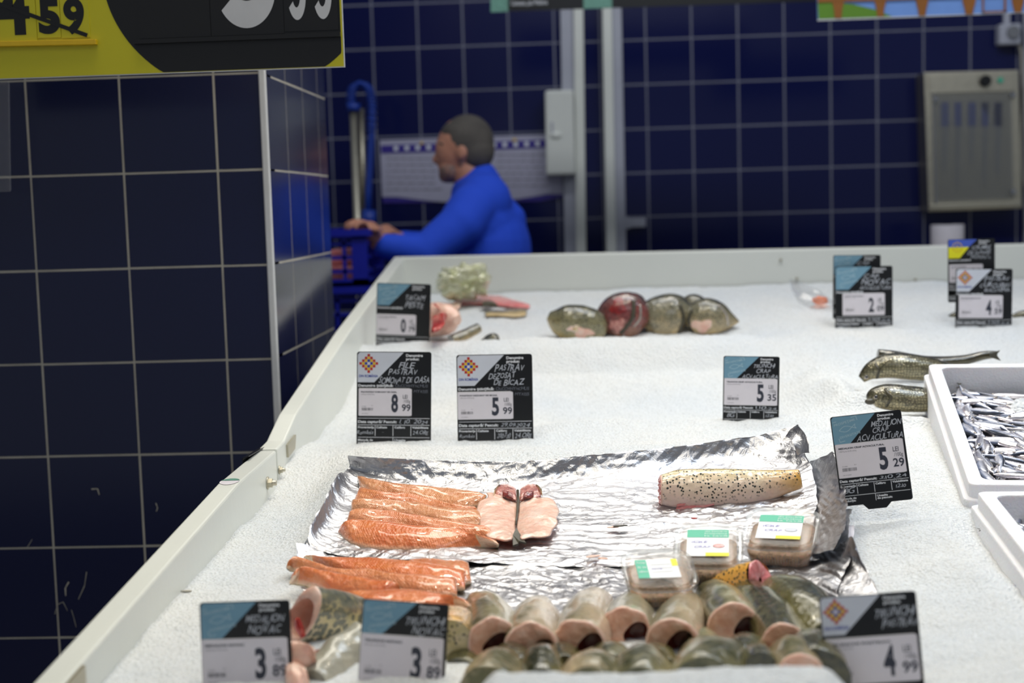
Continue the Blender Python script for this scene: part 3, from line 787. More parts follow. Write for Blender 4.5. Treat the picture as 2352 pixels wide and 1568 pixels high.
sheet('foil_flap', [
    [(1946, 1238, .055), (1957, 1232, .06), (1966, 1262, .05)],
    [(1930, 1290, .02), (1962, 1290, .03), (1990, 1310, .028)],
    [(1900, 1345, .004), (1950, 1350, .012), (2008, 1338, .02)],
    [(1890, 1385, .003), (1950, 1385, .006), (2022, 1372, .012)]], 70, 90, .004, 'dark pointed foil flap standing above the 4 99 price tag', 13, 8)
sheet('foil_flap', [
    [(1804, 1000, .048), (1818, 985, .06), (1832, 974, .07)],
    [(1820, 1015, .05), (1838, 1005, .055), (1852, 1000, .06)],
    [(1828, 1045, .03), (1845, 1040, .035), (1860, 1040, .04)]], 30, 40, .001, 'curled foil corner standing up behind the speckled carp trunk', 14, 20)
o = sheet('foil_corner', [[(1922, 1205, .02), (1963, 1206, .02)], [(1925, 1225, .014), (1962, 1226, .014)], [(1935, 1238, .01), (1955, 1250, .01)]], 20, 20, .0008, 'white paper scrap tucked under the foil right of the tubs', 14, 20, cat='paper scrap')
o.name = 'paper_scrap'; o.data.materials[0] = M['paper']

# ================================================================ FISH
def resample(P, n):
    return cat_interp(np.array(P, float), np.linspace(0, 1, n))
def strip(A, B, la, lb, th, m, n=36, k=12, endr=.18, wav=.0, seed=0, parent=None, name='flesh', loc=None, tipA=0.0):
    """flat fish piece between two pixel edge lines A (far) and B (near), lifted la / lb above the ice, domed by th"""
    a = resample([tuple(on(x, y, la)) for x, y in A], n); b = resample([tuple(on(x, y, lb)) for x, y in B], n)
    R = []
    for i in range(n):
        t = i / (n - 1); e = min(t, 1 - t) / endr; e = 1 if e > 1 else math.sqrt(max(1 - (1 - e) ** 2, .0))
        hh = th * (.25 + .75 * e); pa, pb = Vector(a[i]), Vector(b[i])
        w = pb - pa; up = Vector((0, -.15, 1))
        ring = []
        for j in range(k + 1):
            s = j / k; z = (1 - abs(2 * s - 1) ** 2.6) * hh * (1 + .25 * float(vnoise(t * 9 + seed, s * 3))) + .0015 * float(vnoise(t * 25 + seed, s * 7 + 3))
            ring.append(pa + w * s + up * z)
        for j in range(k - 1, 0, -1):
            s = j / k; ring.append(pa + w * s - up * .002)
        R.append(ring)
    mb = MB(); mb.rings(R, m, True, True, v0=0, v1=1)
    if loc is not None: mb.xf(Matrix.Translation(-Vector(loc)))
    return mb.build(name, parent)
def fillet(label, A, B, m='fillet', la=.012, lb=.004, th=.011, seed=0, skin=True, group='orange trout fillets on the foil'):
    c = on((A[0][0] + B[-1][0]) / 2, (A[len(A) // 2][1] + B[len(B) // 2][1]) / 2)
    root = thing('trout_fillet', label, 'fish fillet', c, group)
    strip(A, B, la, lb, th, m, 44, 14, seed=seed, parent=root, name='flesh', loc=c)
    # silvery skin below, peeping out at the near edge
    A2 = [(x, y + 2) for x, y in A]; B2 = [(x, y + 3) for x, y in B]
    strip(A2, B2, max(la - .006, .001), max(lb - .003, .0005), .001, 'skin_grey' if skin else 'flesh_pale', 30, 6, parent=root, name='skin', loc=c)
    return root
fillet('uppermost orange trout fillet, its left tip rising against the foil', [(820, 1092), (850, 1102), (905, 1112), (1000, 1118), (1065, 1125), (1118, 1137)],
       [(828, 1125), (870, 1140), (940, 1150), (1010, 1166), (1060, 1172), (1108, 1160)], 'fillet_pale', .016, .006, .010, 1)
fillet('second orange trout fillet from the back, hollowed along its middle', [(826, 1117), (869, 1131), (931, 1135), (983, 1147), (1044, 1164), (1094, 1167)],
       [(812, 1155), (880, 1166), (940, 1170), (1010, 1185), (1060, 1190), (1100, 1185)], 'fillet', .016, .006, .010, 2)
fillet('paler brownish trout fillet in the middle of the upper row', [(808, 1149), (850, 1147), (900, 1149), (950, 1154), (1013, 1167), (1098, 1171)],
       [(806, 1176), (860, 1185), (920, 1190), (980, 1203), (1040, 1212), (1112, 1206)], 'fillet_pale', .018, .008, .010, 3)
fillet('fourth trout fillet from the back, reaching under the opened trout', [(804, 1173), (840, 1169), (891, 1174), (967, 1187), (1044, 1199), (1120, 1211)],
       [(796, 1203), (850, 1212), (910, 1216), (980, 1225), (1060, 1240), (1142, 1240)], 'fillet', .019, .008, .010, 4)
fillet('front bright orange trout fillet of the upper row with a pale belly edge', [(790, 1206), (814, 1193), (875, 1196), (967, 1208), (1029, 1211), (1074, 1227), (1146, 1249)],
       [(775, 1224), (808, 1252), (875, 1266), (967, 1268), (1029, 1269), (1090, 1263), (1143, 1257)], 'fillet_deep', .020, .002, .011, 5)
fillet('short squared end of an orange fillet at the back right of the lower pile', [(935, 1290), (975, 1286), (995, 1285), (1040, 1288), (1076, 1291)],
       [(945, 1320), (975, 1335), (1000, 1345), (1045, 1350), (1083, 1338)], 'fillet', .014, .006, .012, 6)
fillet('back orange fillet of the lower pile with a pointed left tip', [(697, 1278), (742, 1289), (787, 1284), (876, 1285), (945, 1290), (1010, 1300), (1070, 1311)],
       [(715, 1295), (760, 1312), (820, 1325), (890, 1335), (960, 1345), (1010, 1355), (1068, 1354)], 'fillet_deep', .018, .010, .012, 7)
fillet('middle orange fillet of the lower pile hanging past the foil on the left', [(657, 1301), (677, 1286), (727, 1299), (772, 1311), (846, 1311), (906, 1323), (995, 1325), (1049, 1328)],
       [(668, 1308), (690, 1315), (735, 1330), (790, 1345), (850, 1352), (910, 1362), (995, 1370), (1050, 1370)], 'fillet', .026, .015, .012, 8)
fillet('deep orange fillet of the lower pile behind the mottled carp piece', [(680, 1322), (702, 1310), (757, 1317), (810, 1328), (870, 1338), (920, 1350)],
       [(664, 1339), (705, 1345), (760, 1368), (815, 1380), (870, 1385), (925, 1375)], 'fillet_deep', .034, .018, .014, 9)
fillet('front orange fillet of the lower pile just above the 3 89 price tag', [(772, 1368), (846, 1358), (936, 1355), (995, 1364), (1040, 1378), (1081, 1392)],
       [(790, 1390), (850, 1412), (930, 1418), (990, 1416), (1040, 1408), (1074, 1402)], 'fillet_deep', .034, .018, .012, 10)

# opened trout
M['flesh_brown2'] = mk_flesh('dark_gill_flesh', (90, 40, 40), (150, 70, 66), (200, 150, 140), 120)
c = on(1188, 1190)
root = thing('opened_trout', 'boned trout opened flat showing pale pink flesh, beside the orange fillets', 'fish', c)
strip([(1116, 1130), (1120, 1142), (1102, 1150), (1094, 1168), (1092, 1182), (1102, 1190), (1101, 1206), (1112, 1216), (1118, 1232), (1138, 1237), (1160, 1241), (1175, 1237)], [(1187, 1138), (1189, 1155), (1188, 1175), (1185, 1200), (1184, 1222), (1183, 1236)],
      .016, .009, .0045, 'flesh_pale', 60, 20, parent=root, name='flesh_half', loc=c, seed=20)
strip([(1190, 1138), (1191, 1155), (1190, 1175), (1187, 1200), (1186, 1222), (1186, 1236)], [(1236, 1148), (1262, 1152), (1270, 1145), (1279, 1160), (1285, 1174), (1279, 1190), (1281, 1202), (1270, 1216), (1262, 1230), (1240, 1233), (1220, 1232), (1198, 1238)],
      .009, .016, .0045, 'flesh_pale', 60, 20, parent=root, name='flesh_half', loc=c, seed=27)
for side, sd in ((-1, 3), (1, 5)):
    X = lambda v: 1190 + side * v
    fa = [(X(4), 1122), (X(22), 1112), (X(40), 1112), (X(54), 1122)]; na = [(X(4), 1150), (X(24), 1148), (X(40), 1146), (X(52), 1142)]
    if side < 0: fa, na = fa[::-1], na[::-1]
    h = strip(fa, na, .013, .013, .006, 'flesh_brown', 20, 10, parent=root, name='head_half', loc=c, seed=sd, endr=.35)
    fa = [(X(12), 1134), (X(24), 1128), (X(36), 1127)]; na = [(X(12), 1145), (X(26), 1143), (X(36), 1139)]
    if side < 0: fa, na = fa[::-1], na[::-1]
    g_ = strip(fa, na, .021, .019, .004, 'flesh_brown2', 12, 8, parent=h, name='gills', loc=c, seed=sd, endr=.4)
    jaw = strip([(X(40), 1112), (X(55), 1124)] if side > 0 else [(X(55), 1124), (X(40), 1112)], [(X(46), 1122), (X(56), 1140)] if side > 0 else [(X(56), 1140), (X(46), 1122)], .020, .016, .004, 'skin_grey', 10, 6, parent=h, name='gill_cover', loc=c, seed=sd)
mb = MB(); mb.tube([on(1189, 1126, .022), on(1190, 1150, .016), on(1188, 1180, .014), on(1185, 1205, .013)], [.0022, .0020, .0016, .001], 'fin', 8)
mb.xf(Matrix.Translation(-c)); mb.build('spine_line', root)
mb = MB(); p = [on(1186, 1214, .016), on(1192, 1226, .014), on(1208, 1250, .010), on(1193, 1246, .012), on(1190, 1252, .010), on(1178, 1256, .010), on(1178, 1232, .014)]
mb.poly(p, 'fin'); mb.xf(Matrix.Translation(-c)); o = mb.build('tail_fin', root); s_ = o.modifiers.new('s', 'SOLIDIFY'); s_.thickness = .003

def body(pts, ra, rb, m, up=(0, 0, 1), roll=0, n=28, parent=None, name='body', loc=(0, 0, 0), cap0=True, cap1=True, steps=26, lump=.0, seed=0, sub=0, power=1.0):
    """fish body lofted along a 3D centre line; returns (object, rings)"""
    P = resample([tuple(p) for p in pts], steps)
    K = len(ra); ra = resample([(r, 0, 0) for r in ra], steps)[:, 0]; rb = resample([(r, 0, 0) for r in rb], steps)[:, 0]
    up = Vector(up); R = []
    for i in range(steps):
        d = Vector(P[min(i + 1, steps - 1)] - P[max(i - 1, 0)]).normalized()
        u = (up - d * up.dot(d)).normalized(); s = d.cross(u).normalized()
        u, s = u * math.cos(roll) + s * math.sin(roll), s * math.cos(roll) - u * math.sin(roll)
        ring = []
        for j in range(n):
            t = 2 * math.pi * j / n
            k = 1 + lump * float(vnoise(i * .35 + seed, j * .5)) if lump else 1
            ring.append(Vector(P[i]) + u * math.cos(t) * max(ra[i], .0004) * k + s * math.sin(t) * max(rb[i], .0004) * k)
        R.append(ring)
    mb = MB(); mb.rings(R, m, cap0, cap1)
    mb.xf(Matrix.Translation(-Vector(loc)))
    return mb.build(name, parent, sub=sub), R
from mathutils.bvhtree import BVHTree
def surf(o, px, py, off=.0008):
    """point on object o seen at a photo pixel"""
    bpy.context.view_layer.update()
    me = o.data; mw = o.matrix_world
    b = BVHTree.FromPolygons([mw @ v.co for v in me.vertices], [tuple(p.vertices) for p in me.polygons])
    h = b.ray_cast(Vector((0, 0, CH)), ray(px, py).normalized())
    return (h[0] - ray(px, py).normalized() * off) if h[0] else None
def cut_end(ring, prev, m_flesh, parent, loc, cavity=(.3, 0, .42, .5), skin_t=.93, deep=.03, rim='flesh_pale', inner='cavity'):
    """flesh face with a hollow; cavity = centre (right, up) and radii, in units of the end's radius"""
    c = sum(ring, Vector()) / len(ring); n = (c - sum(prev, Vector()) / len(prev)).normalized(); N = len(ring)
    rad = sum((p - c).length for p in ring) / N
    loc = Vector(loc)
    eu = (Vector((0, 0, 1)) - n * n.z).normalized(); er = eu.cross(n)
    cv = c + er * cavity[0] * rad + eu * cavity[1] * rad
    hole = []
    for p in ring:
        q = p - c; a = math.atan2(q.dot(er), q.dot(eu))
        k = 1 + .13 * math.sin(2 * a + 1) + .08 * math.sin(3 * a)
        hole.append(cv + (eu * math.cos(a) * cavity[3] + er * math.sin(a) * cavity[2]) * rad * k)
    rimr = [c + (p - c) * skin_t + n * .0025 for p in ring]
    mb = MB(); mb.rings([ring, [c + (p - c) * .985 + n * .0018 for p in ring], rimr], rim)
    mid = [(a * .55 + b * .45) + n * .0030 + n * .0015 * math.sin(j * 1.7) for j, (a, b) in enumerate(zip(rimr, hole))]
    mb.rings([rimr, mid, [h + n * .001 for h in hole]], m_flesh)
    mb.xf(Matrix.Translation(-loc)); f = mb.build('cut_face', parent)
    mb = MB(); mb.rings([[h + n * .001 for h in hole], [cv + (h - cv) * .95 - n * deep * .5 for h in hole], [cv + (h - cv) * .6 - n * deep for h in hole]], inner, False, True)
    mb.xf(Matrix.Translation(-loc)); mb.build('body_cavity', f)
def trunk(label, face, fd, tail, td, r, skin='skin_trunk', roll=.3, cav=(.3, -.2, .36, .42), mid=None, shape=(.56, .86, 1.0, 1.03, .99), flat=.97, has_face=True, group='cut trout trunks heaped at the front', flesh='flesh', name='cut_trout', up=(0, -.2, 1), cut_tilt=0):
    a = atY(tail[0], tail[1], td); b = atY(face[0], face[1], fd)
    pts = [a] + ([atY(*mid)] if mid else [(a + b) / 2 + Vector((0, 0, .006))]) + [b]
    loc = (a + b) / 2; loc.z = icez(loc.x, loc.y)
    root = thing(name, label, 'fish piece', loc, group)
    ra = [r * s for s in shape]; rb = [r * s * flat for s in shape]
    # rounded far end
    d0 = (pts[0] - pts[1]).normalized() * r * .18
    o, R = body([pts[0] + d0] + pts, [ra[0] * .5] + ra, [rb[0] * .5] + rb, skin, up=up, roll=roll, parent=root, name='skin', loc=loc, cap1=not has_face, lump=.12, seed=sum(map(ord, label)) % 50)
    if has_face:
        cut_end(R[-1], R[-3], flesh, root, loc, cav)
    return root
random.seed(5)
trunk('leftmost greenish trout trunk of the back row, its cut end hidden below', (1135, 1478), 1.60, (1108, 1400), 1.80, .0325, 'skin_trunk', 0.9, mid=(1125, 1428, 1.72), cav=(.15,-.15,.62,.5))
trunk('trout trunk with a peach cut end, second from the left in the back row', (1221, 1490), 1.58, (1238, 1412), 1.80, .0325, 'skin_pink', 0.9, mid=(1226, 1445, 1.7), cav=(.35,-.15,.52,.45))
trunk('trout trunk with a round dark hollow, third in the back row', (1330, 1484), 1.60, (1368, 1392), 1.84, .033, 'skin_pink', 0.9, mid=(1348, 1430, 1.72), cav=(.42,-.02,.5,.46))
trunk('grey trout trunk raised in the middle of the back row', (1436, 1452), 1.66, (1460, 1398), 1.86, .0325, 'skin_trunk', 1.0, mid=(1446, 1425, 1.76), cav=(.42,-.08,.5,.44))
trunk('trout trunk with a curled belly flap, right of the raised grey one', (1546, 1484), 1.60, (1580, 1402), 1.82, .033, 'skin_pink', 0.9, mid=(1562, 1440, 1.7), cav=(.26,.02,.52,.5))
trunk('highest grey trout trunk with a large square hollow', (1688, 1442), 1.66, (1638, 1375), 1.86, .033, 'skin_trunk', 1.0, mid=(1668, 1402, 1.76), cav=(.38,-.12,.44,.5))
trunk('long dark shiny trout trunk curving down to the right', (1802, 1486), 1.58, (1706, 1366), 1.84, .030, 'skin_dark', .2, mid=(1765, 1412, 1.72), cav=(.25,-.25,.55,.42), shape=(.22, .8, 1.0, 1.02, .95))
trunk('big olive trout trunk lying behind the 4 99 price tag', (1905, 1490), 1.62, (1790, 1380), 1.80, .042, 'skin_dark', -.5, mid=(1850, 1425, 1.7), shape=(.55, .9, 1.0, .95, .8), has_face=False)
trunk('yellowish scaled trout trunk beside the 3 89 tag and the fillets', (1030, 1480), 1.60, (1056, 1440), 1.76, .030, 'skin_carp', .8, has_face=False)
trunk('dark trout trunk beside the 3 89 tag at the bottom', (1062, 1572), 1.57, (1092, 1518), 1.68, .030, 'skin_dark', .5, has_face=False)
trunk('pinkish trout trunk in the front row, its rounded side up', (1120, 1600), 1.43, (1160, 1560), 1.56, .036, 'skin_pink', -.4, has_face=False, shape=(.7, .95, 1, 1, .9))
trunk('narrow dark green trout trunk end standing in the front row', (1243, 1580), 1.45, (1248, 1520), 1.55, .024, 'skin_dark', .2, has_face=False, shape=(.8, .95, 1, 1, .9))
trunk('trout trunk in the front row under the third back trunk', (1350, 1600), 1.43, (1374, 1560), 1.54, .035, 'skin_pink', -.7, has_face=False, shape=(.6, .95, 1, 1, .9))
trunk('olive shiny trout trunk in the middle of the front row', (1468, 1595), 1.43, (1482, 1548), 1.54, .034, 'skin_trunk', .2, has_face=False, shape=(.7, .95, 1, 1, .9))
trunk('broadest trout trunk of the front row, brownish on top', (1618, 1595), 1.42, (1650, 1540), 1.56, .044, 'skin_trunk', -.2, has_face=False, shape=(.6, .9, 1, 1, .9))
trunk('small trout trunk with a peach cut end at the bottom right of the heap', (1838, 1556), 1.44, (1812, 1508), 1.56, .026, 'skin_pink', .2, cav=(0,-.5,.3,.2))
trunk('short silvery dark fish piece in the gap beside the broadest trunk', (1750, 1535), 1.46, (1735, 1520), 1.56, .018, 'skin_dark', .2, has_face=False)
trunk('dark trout trunk at the right end of the heap behind the price tag', (1880, 1562), 1.46, (1862, 1500), 1.62, .034, 'skin_dark', .4, has_face=False)
trunk('dark trout trunk wedged under the right back trunks', (1700, 1535), 1.52, (1725, 1500), 1.62, .026, 'skin_dark', .4, has_face=False)
for kk, (lb, f_, fd_, t_, td_, r_, sk) in enumerate((
    ('dark trout trunk wedged below the two leftmost cut faces', (1175, 1560), 1.52, (1180, 1530), 1.62, .028, 'skin_dark'),
    ('dark trout trunk wedged between the second and third cut faces', (1290, 1562), 1.52, (1290, 1532), 1.62, .028, 'skin_dark'),
    ('olive trout trunk wedged under the middle cut faces', (1405, 1558), 1.52, (1405, 1525), 1.62, .028, 'skin_trunk'),
    ('dark trout trunk wedged under the curled belly flap', (1510, 1560), 1.52, (1505, 1528), 1.62, .028, 'skin_dark'),
    ('olive trout trunk wedged left of the highest trunk', (1612, 1515), 1.58, (1606, 1480), 1.70, .024, 'skin_trunk'))):
    trunk(lb, f_, fd_, t_, td_, r_, sk, .2 * kk, has_face=False)
M['skin_palegrey'] = mk_skin('pale_grey_carp_skin', (150, 148, 134), (190, 184, 166), (214, 202, 186), None, 120, .35)
# mottled carp piece and the pieces below it at the left
a = atY(697, 1412, 1.66); b = atY(850, 1446, 1.77); loc = Vector((a.x, a.y, icez(a.x, a.y)))
root = thing('cut_carp', 'mottled yellow grey carp trunk with an open pale belly, between the two 3 89 tags', 'fish piece', loc, 'large carp pieces at the front left')
_, R = body([b, lerp(b, a, .5) + Vector((0, 0, .002)), a], [.033, .038, .0375], [.024, .028, .020], 'skin_bighead', up=(.1, 0, 1), roll=-.3, parent=root, name='skin', loc=loc, lump=.08, cap1=False)
cut_end(R[-1], R[-3], 'flesh_pale', root, loc, (-.05, -.10, .66, .70), deep=.05, inner='flesh_pale')
def blobfish(label, pts, ra, rb, m, loc=None, cat='fish piece', group=None, name='fish_piece', roll=0, up=(0, 0, 1), lump=.15, part='skin', seed=0):
    c = Vector(pts[len(pts) // 2]); root = thing(name, label, cat, c, group)
    o, R = body(pts, ra, rb, m, up=up, roll=roll, parent=root, name=part, loc=c, lump=lump, seed=seed)
    return root, R, c
for lb, A_, B_, la_, lb_ in (('pale pink fish steak beside the leftmost 3 89 tag, upper one', [(655, 1480), (675, 1474), (702, 1480), (724, 1496)], [(655, 1524), (676, 1530), (704, 1532), (728, 1522)], .035, .012),
                             ('pale pink fish steak beside the leftmost 3 89 tag, lower one', [(655, 1520), (672, 1520), (690, 1530), (704, 1545)], [(655, 1572), (675, 1582), (695, 1582), (712, 1575)], .014, .001)):
    c_ = on(A_[1][0], A_[1][1] + 20, .03); r_ = thing('fish_steak', lb, 'fish piece', c_, 'large carp pieces at the front left')
    strip(A_, B_, la_, lb_, .010, 'flesh_pale', 30, 12, parent=r_, name='flesh', loc=c_, seed=31)
    strip([(x + 1, y + 3) for x, y in A_], [(x + 3, y + 5) for x, y in B_], max(la_ - .014, .0), max(lb_ - .012, -.004), .008, 'skin_grey', 30, 10, parent=r_, name='skin', loc=c_, seed=32)
blobfish('dark skinned strip of fish under the pink steaks', [atY(680, 1520, 1.60), atY(712, 1540, 1.58), atY(735, 1560, 1.58)], [.012, .014, .010], [.02, .02, .016], 'skin_dark', group='large carp pieces at the front left', seed=5)
blobfish('greyish beige skinned carp piece lying diagonally before the mottled trunk', [atY(720, 1580, 1.53), atY(775, 1530, 1.58), atY(840, 1480, 1.62)], [.022, .032, .030], [.02, .026, .024], 'skin_palegrey', group='large carp pieces at the front left', seed=6)
blobfish('blood red streak inside the open belly of the mottled carp', [atY(682, 1420, 1.645), atY(688, 1442, 1.645), atY(697, 1462, 1.645)], [.003, .005, .003], [.004, .005, .004], 'flesh_red', part='flesh', seed=17)
blobfish('blood red shred of flesh under the mottled carp trunk', [atY(722, 1500, 1.60), atY(738, 1508, 1.60), atY(757, 1502, 1.61)], [.004, .009, .006], [.012, .012, .01], 'flesh_red', part='flesh', seed=7)

# speckled carp trunk on the foil
def px_loft(xs, tops, bots, depth, lift, rb, m, parent, loc, name='skin', roll=.5, dd=0):
    pts, ra = [], []
    for i, (x, t, b_) in enumerate(zip(xs, tops, bots)):
        d = depth + dd * i / (len(xs) - 1)
        A = atY(x, t, d); B = atY(x, b_, d); pts.append((A + B) / 2); ra.append((A - B).length / 2)
    return body(pts, ra, rb, m, up=(0, 0, 1), roll=roll, parent=parent, name=name, loc=loc, cap0=False, lump=.03, steps=40, n=40)
loc = on(1680, 1168)
root = thing('cut_carp', 'scaled yellow pink carp trunk with black specks lying on the foil', 'fish piece', loc)
xs_ = [1520, 1560, 1620, 1690, 1750, 1800, 1838]
o, R = px_loft(xs_, [1090, 1079, 1077, 1077, 1079, 1079, 1078], [1160, 1171, 1174, 1168, 1154, 1134, 1121], loc.y + .03, 0, [.020, .026, .028, .028, .022, .016, .010], 'skin_carp', root, loc, roll=-.25)
cut_end(R[0], R[2], 'flesh_pink', root, loc, (0, -.2, .35, .5), deep=.04)
mb = MB(); p0 = R[-1]; mb.poly([p - loc + Vector((.0008, 0, 0)) for p in p0], 'flesh_pale'); mb.build('tail_cut', root)
mb = MB()
A_ = [(1556, 1160), (1590, 1152), (1620, 1150), (1642, 1150)]; B_ = [(1552, 1172), (1590, 1166), (1620, 1164), (1640, 1158)]
fl = [];
for (x, y), (x2, y2) in zip(A_, B_): fl.append((atY(x, y, loc.y + .005), atY(x2, y2, loc.y + .002)))
mb.rings([[a, (a + b_) / 2 + Vector((0, .004, 0)), b_] for a, b_ in fl], 'flesh_pink', closed=False)
mb.xf(Matrix.Translation(-loc)); o = mb.build('belly_slit', root); s_ = o.modifiers.new('s', 'SOLIDIFY'); s_.thickness = .002
# orange carp tail piece
loc = on(1690, 1350)
root = thing('carp_tail', 'yellow orange carp tail piece with a pink cut face, in front of the tubs', 'fish piece', loc)
a = atY(1744, 1328, 1.82); b = atY(1606, 1354, 1.90)
o, R = body([b, lerp(b, a, .3), lerp(b, a, .7) , a], [.006, .015, .023, .0245], [.007, .014, .020, .022], 'skin_orange', up=(-.3, 0, 1), roll=.2, parent=root, name='skin', loc=loc, cap1=False)
tip = a + (a - b).normalized() * .012
cut_end([p + (a - b).normalized() * .004 * math.sin(k * .5) for k, p in enumerate(R[-1])], R[-3], 'flesh_pink', root, loc, (0, -.1, .12, .12), deep=.004, rim='flesh_pink')

# plastic tubs
def tub(label, px, py, wpx, depth_m, rot, lab):
    c = on(px, py, .0); d = c.y; s = wpx / F * d
    root = thing('plastic_tub', label, 'food container', c, 'clear plastic tubs of roe', rot=(math.radians(15), 0, rot))
    hw, hd, H = s * .5, depth_m * .5, .042
    rr = lambda k, z, r=.022: [(x, y, z) for x, y in rrect(-hw * k, -hd * k, hw * k, hd * k, r, 5)]
    mb = MB(); mb.rings([rr(.78, .001, .016), rr(.80, .003, .018), rr(.90, H - .006), rr(.90, H)], 'clear', True, False)
    n = 10
    o = mb.build('tub_body', root)
    for sx in np.linspace(-.6, .6, 13):
        pass
    mb = MB()
    R0 = [(x * 1.0, y, .0) for x, y in rrect(-hw * .79, -hd * .79, hw * .79, hd * .79, .017, 5)]
    base = [rr(.765, .004, .016), rr(.80, .016, .018), rr(.84, .027, .018)]
    top = [(x * .8, y * .8, .029 + .003 * float(vnoise(x * 80, y * 80))) for x, y, z in base[2]]
    mb.rings(base + [top, [(x * .4, y * .4, .030) for x, y, z in base[2]]], 'roe', True, True)
    mb.build('roe', root)
    # vertical ribs of the tub wall
    mb = MB()
    for k in range(15):
        t = -.62 + 1.24 * k / 14
        for sy in (-1, 1):
            mb.cyl((hw * t * .80, sy * hd * .80, .005), (hw * t * .88, sy * hd * .885, .028), .0009, 'clear', 5)
            if k % 2 and abs(t) < .5: mb.cyl((sy * hw * .80, hd * t, .005), (sy * hw * .885, hd * t * 1.1, .028), .0009, 'clear', 5)
    rb = mb.build('rib', root); rb.name = 'wall_ribs'
    mb = MB()
    mb.rings([rr(.90, H - .003), rr(1.0, H - .003, .028), rr(1.02, H + .001, .03), rr(.99, H + .004, .028), rr(.90, H + .0045), rr(.86, H + .001), rr(.80, H + .001), rr(.4, H + .0015)], 'clear', False, True)
    lid = mb.build('lid', root)
    mb = MB(); x0, y0, x1, y1 = lab[1]; z = H + .0026
    g = lambda fx, fy: (lerp(x0, x1, fx) * hw, lerp(y0, y1, fy) * hd)
    def q(m, fx0, fy0, fx1, fy1, zz):
        (a, b), (c_, d_) = g(fx0, fy0), g(fx1, fy1); mb.poly([(a, b, zz), (c_, b, zz), (c_, d_, zz), (a, d_, zz)], m)
    q('white_lab', 0, 0, 1, 1, z)
    if lab[0] == 'top':
        q('green_lab', 0, .70, 1, 1, z + .0003); q('yellow_lab', .45, .0, 1, .13, z + .0003)
        X0, Y0 = g(.42, .93); X1, _ = g(.96, .93)
        for k, t in enumerate(('din pescăria', 'Prospeţime', 'la tavă')): mb.text(t, X0, X1, g(0, .93 - .085 * k)[1], hd * .055, 'white_lab', z + .0006)
        a_, _ = g(.1, 0); b_, _ = g(.48, 0)
        mb.text('ICRE', a_, b_, g(0, .52)[1], hd * .09, 'pen', z + .0006, shear=.3, jit=.3)
        mb.text('CRAP', a_ + .004, b_ + .004, g(0, .34)[1], hd * .09, 'pen', z + .0006, shear=.3, jit=.3)
        cx, cy = g(.76, .38)
        mb.ball((cx, cy, z + .0004), (hw * .17, hd * .09, .0003), 'flesh_pink' if lab[2] else 'light_head', 14, 6)
    else:
        q('green_lab', 0, 0, .27, 1, z + .0003); q('yellow_lab', .86, .62, 1, 1, z + .0003)
        for k, t in enumerate(('Prosp', 'la ta', 'din')):
            mb.text(t, g(.04, 0)[0], g(.24, 0)[0], g(0, .85 - .25 * k)[1], hd * .09, 'white_lab', z + .0006)
        mb.text('Icre crap', g(.36, 0)[0], g(.6, 0)[0], g(0, .5)[1], hd * .08, 'pen', z + .0006, shear=.3, jit=.3)
        for k in range(3): line(mb, *g(.35, .3 + .2 * k), *g(.85, .32 + .2 * k), .0006, 'grey_ink', z + .0006)
    lb = mb.build('lid_label', lid); lb['label'] = 'green white and yellow paper label'
    return root
tub('clear tub of brown roe rightmost under the carp trunk, lid label turned askew', 1797, 1276, 172, .118, math.radians(-14), ('top', (-.62, -.55, .55, .62), 0))
tub('clear tub of reddish roe in the middle, picture of a fish on the label', 1628, 1316, 158, .118, math.radians(-6), ('top', (-.62, -.55, .60, .70), 1))
tub('clear tub of roe nearest the front trunks with a green strip label', 1512, 1374, 168, .105, math.radians(5), ('side', (-.62, -.45, .55, .45), 0))
M['skin_grey2'] = mk_skin('yellow_grey_carp_skin', (66, 66, 52), (150, 142, 104), (206, 180, 118), (50, 50, 40), 90, .16, .6, 170, .25)
M['skin_black'] = mk_skin('black_gold_carp_back', (18, 18, 14), (60, 54, 30), (110, 100, 60), None, 60, .12, scaly=170)
M['blood'] = mk_flesh('dark_blood', (90, 12, 14), (130, 24, 22), (160, 50, 40))
# ================================================================ WHOLE FISH AND PIECES FARTHER BACK
def head_fish(label, cx, cy, rx, ry, d, m, roll=0, up=(0, 0, 1), lean=(0, .05, .02), seed=0, eye=None, mouth=None, name='cut_carp', group='dark carp heads lying in the ice at the back'):
    c = atY(cx, cy, d); s = d / F; a = rx * s; b = ry * s
    root = thing(name, label, 'fish', c, group)
    L = Vector((0, .07, .03)) + Vector(lean)
    _, R = body([c + L, c + L * .5 + Vector((0, 0, .006)), c + Vector((0, -.01, 0)), c - L * .4 - Vector((0, 0, .012)), c - L * .62 - Vector((0, 0, .02))], [b * .6, b * .95, b * 1.0, b * .7, b * .22], [a * .6, a * .95, a, a * .72, a * .25], m, up=up, roll=roll, parent=root, name='skin', loc=c, lump=.22, seed=seed, steps=30)
    # gill cover: raised plate on the side
    mb = MB(); g = [Vector((a * .55 * math.cos(t) * 1.0 - a * .25, -.012 - .03 * math.sin(t) ** 2, b * .98 * math.sin(t))) for t in np.linspace(-.6, 1.9, 14)]
    mb.tube(g, .0022, 'fin', 6); mb.build('gill_cover', root)
    if eye:
        e = atY(eye[0], eye[1], d - .045) - c; mb = MB(); mb.ball(e, .0075, 'eye_ring', 12, 8); o = mb.build('eye', root)
        mb = MB(); mb.ball(e - Vector((0, .003, 0)), .0055, 'eye', 12, 8); mb.build('pupil', o)
    if mouth:
        e = atY(mouth[0], mouth[1], d - .06) - c; mb = MB(); mb.ball(e, (.018, .012, .011), mouth[2], 14, 8); mb.build('mouth', root)
    return root
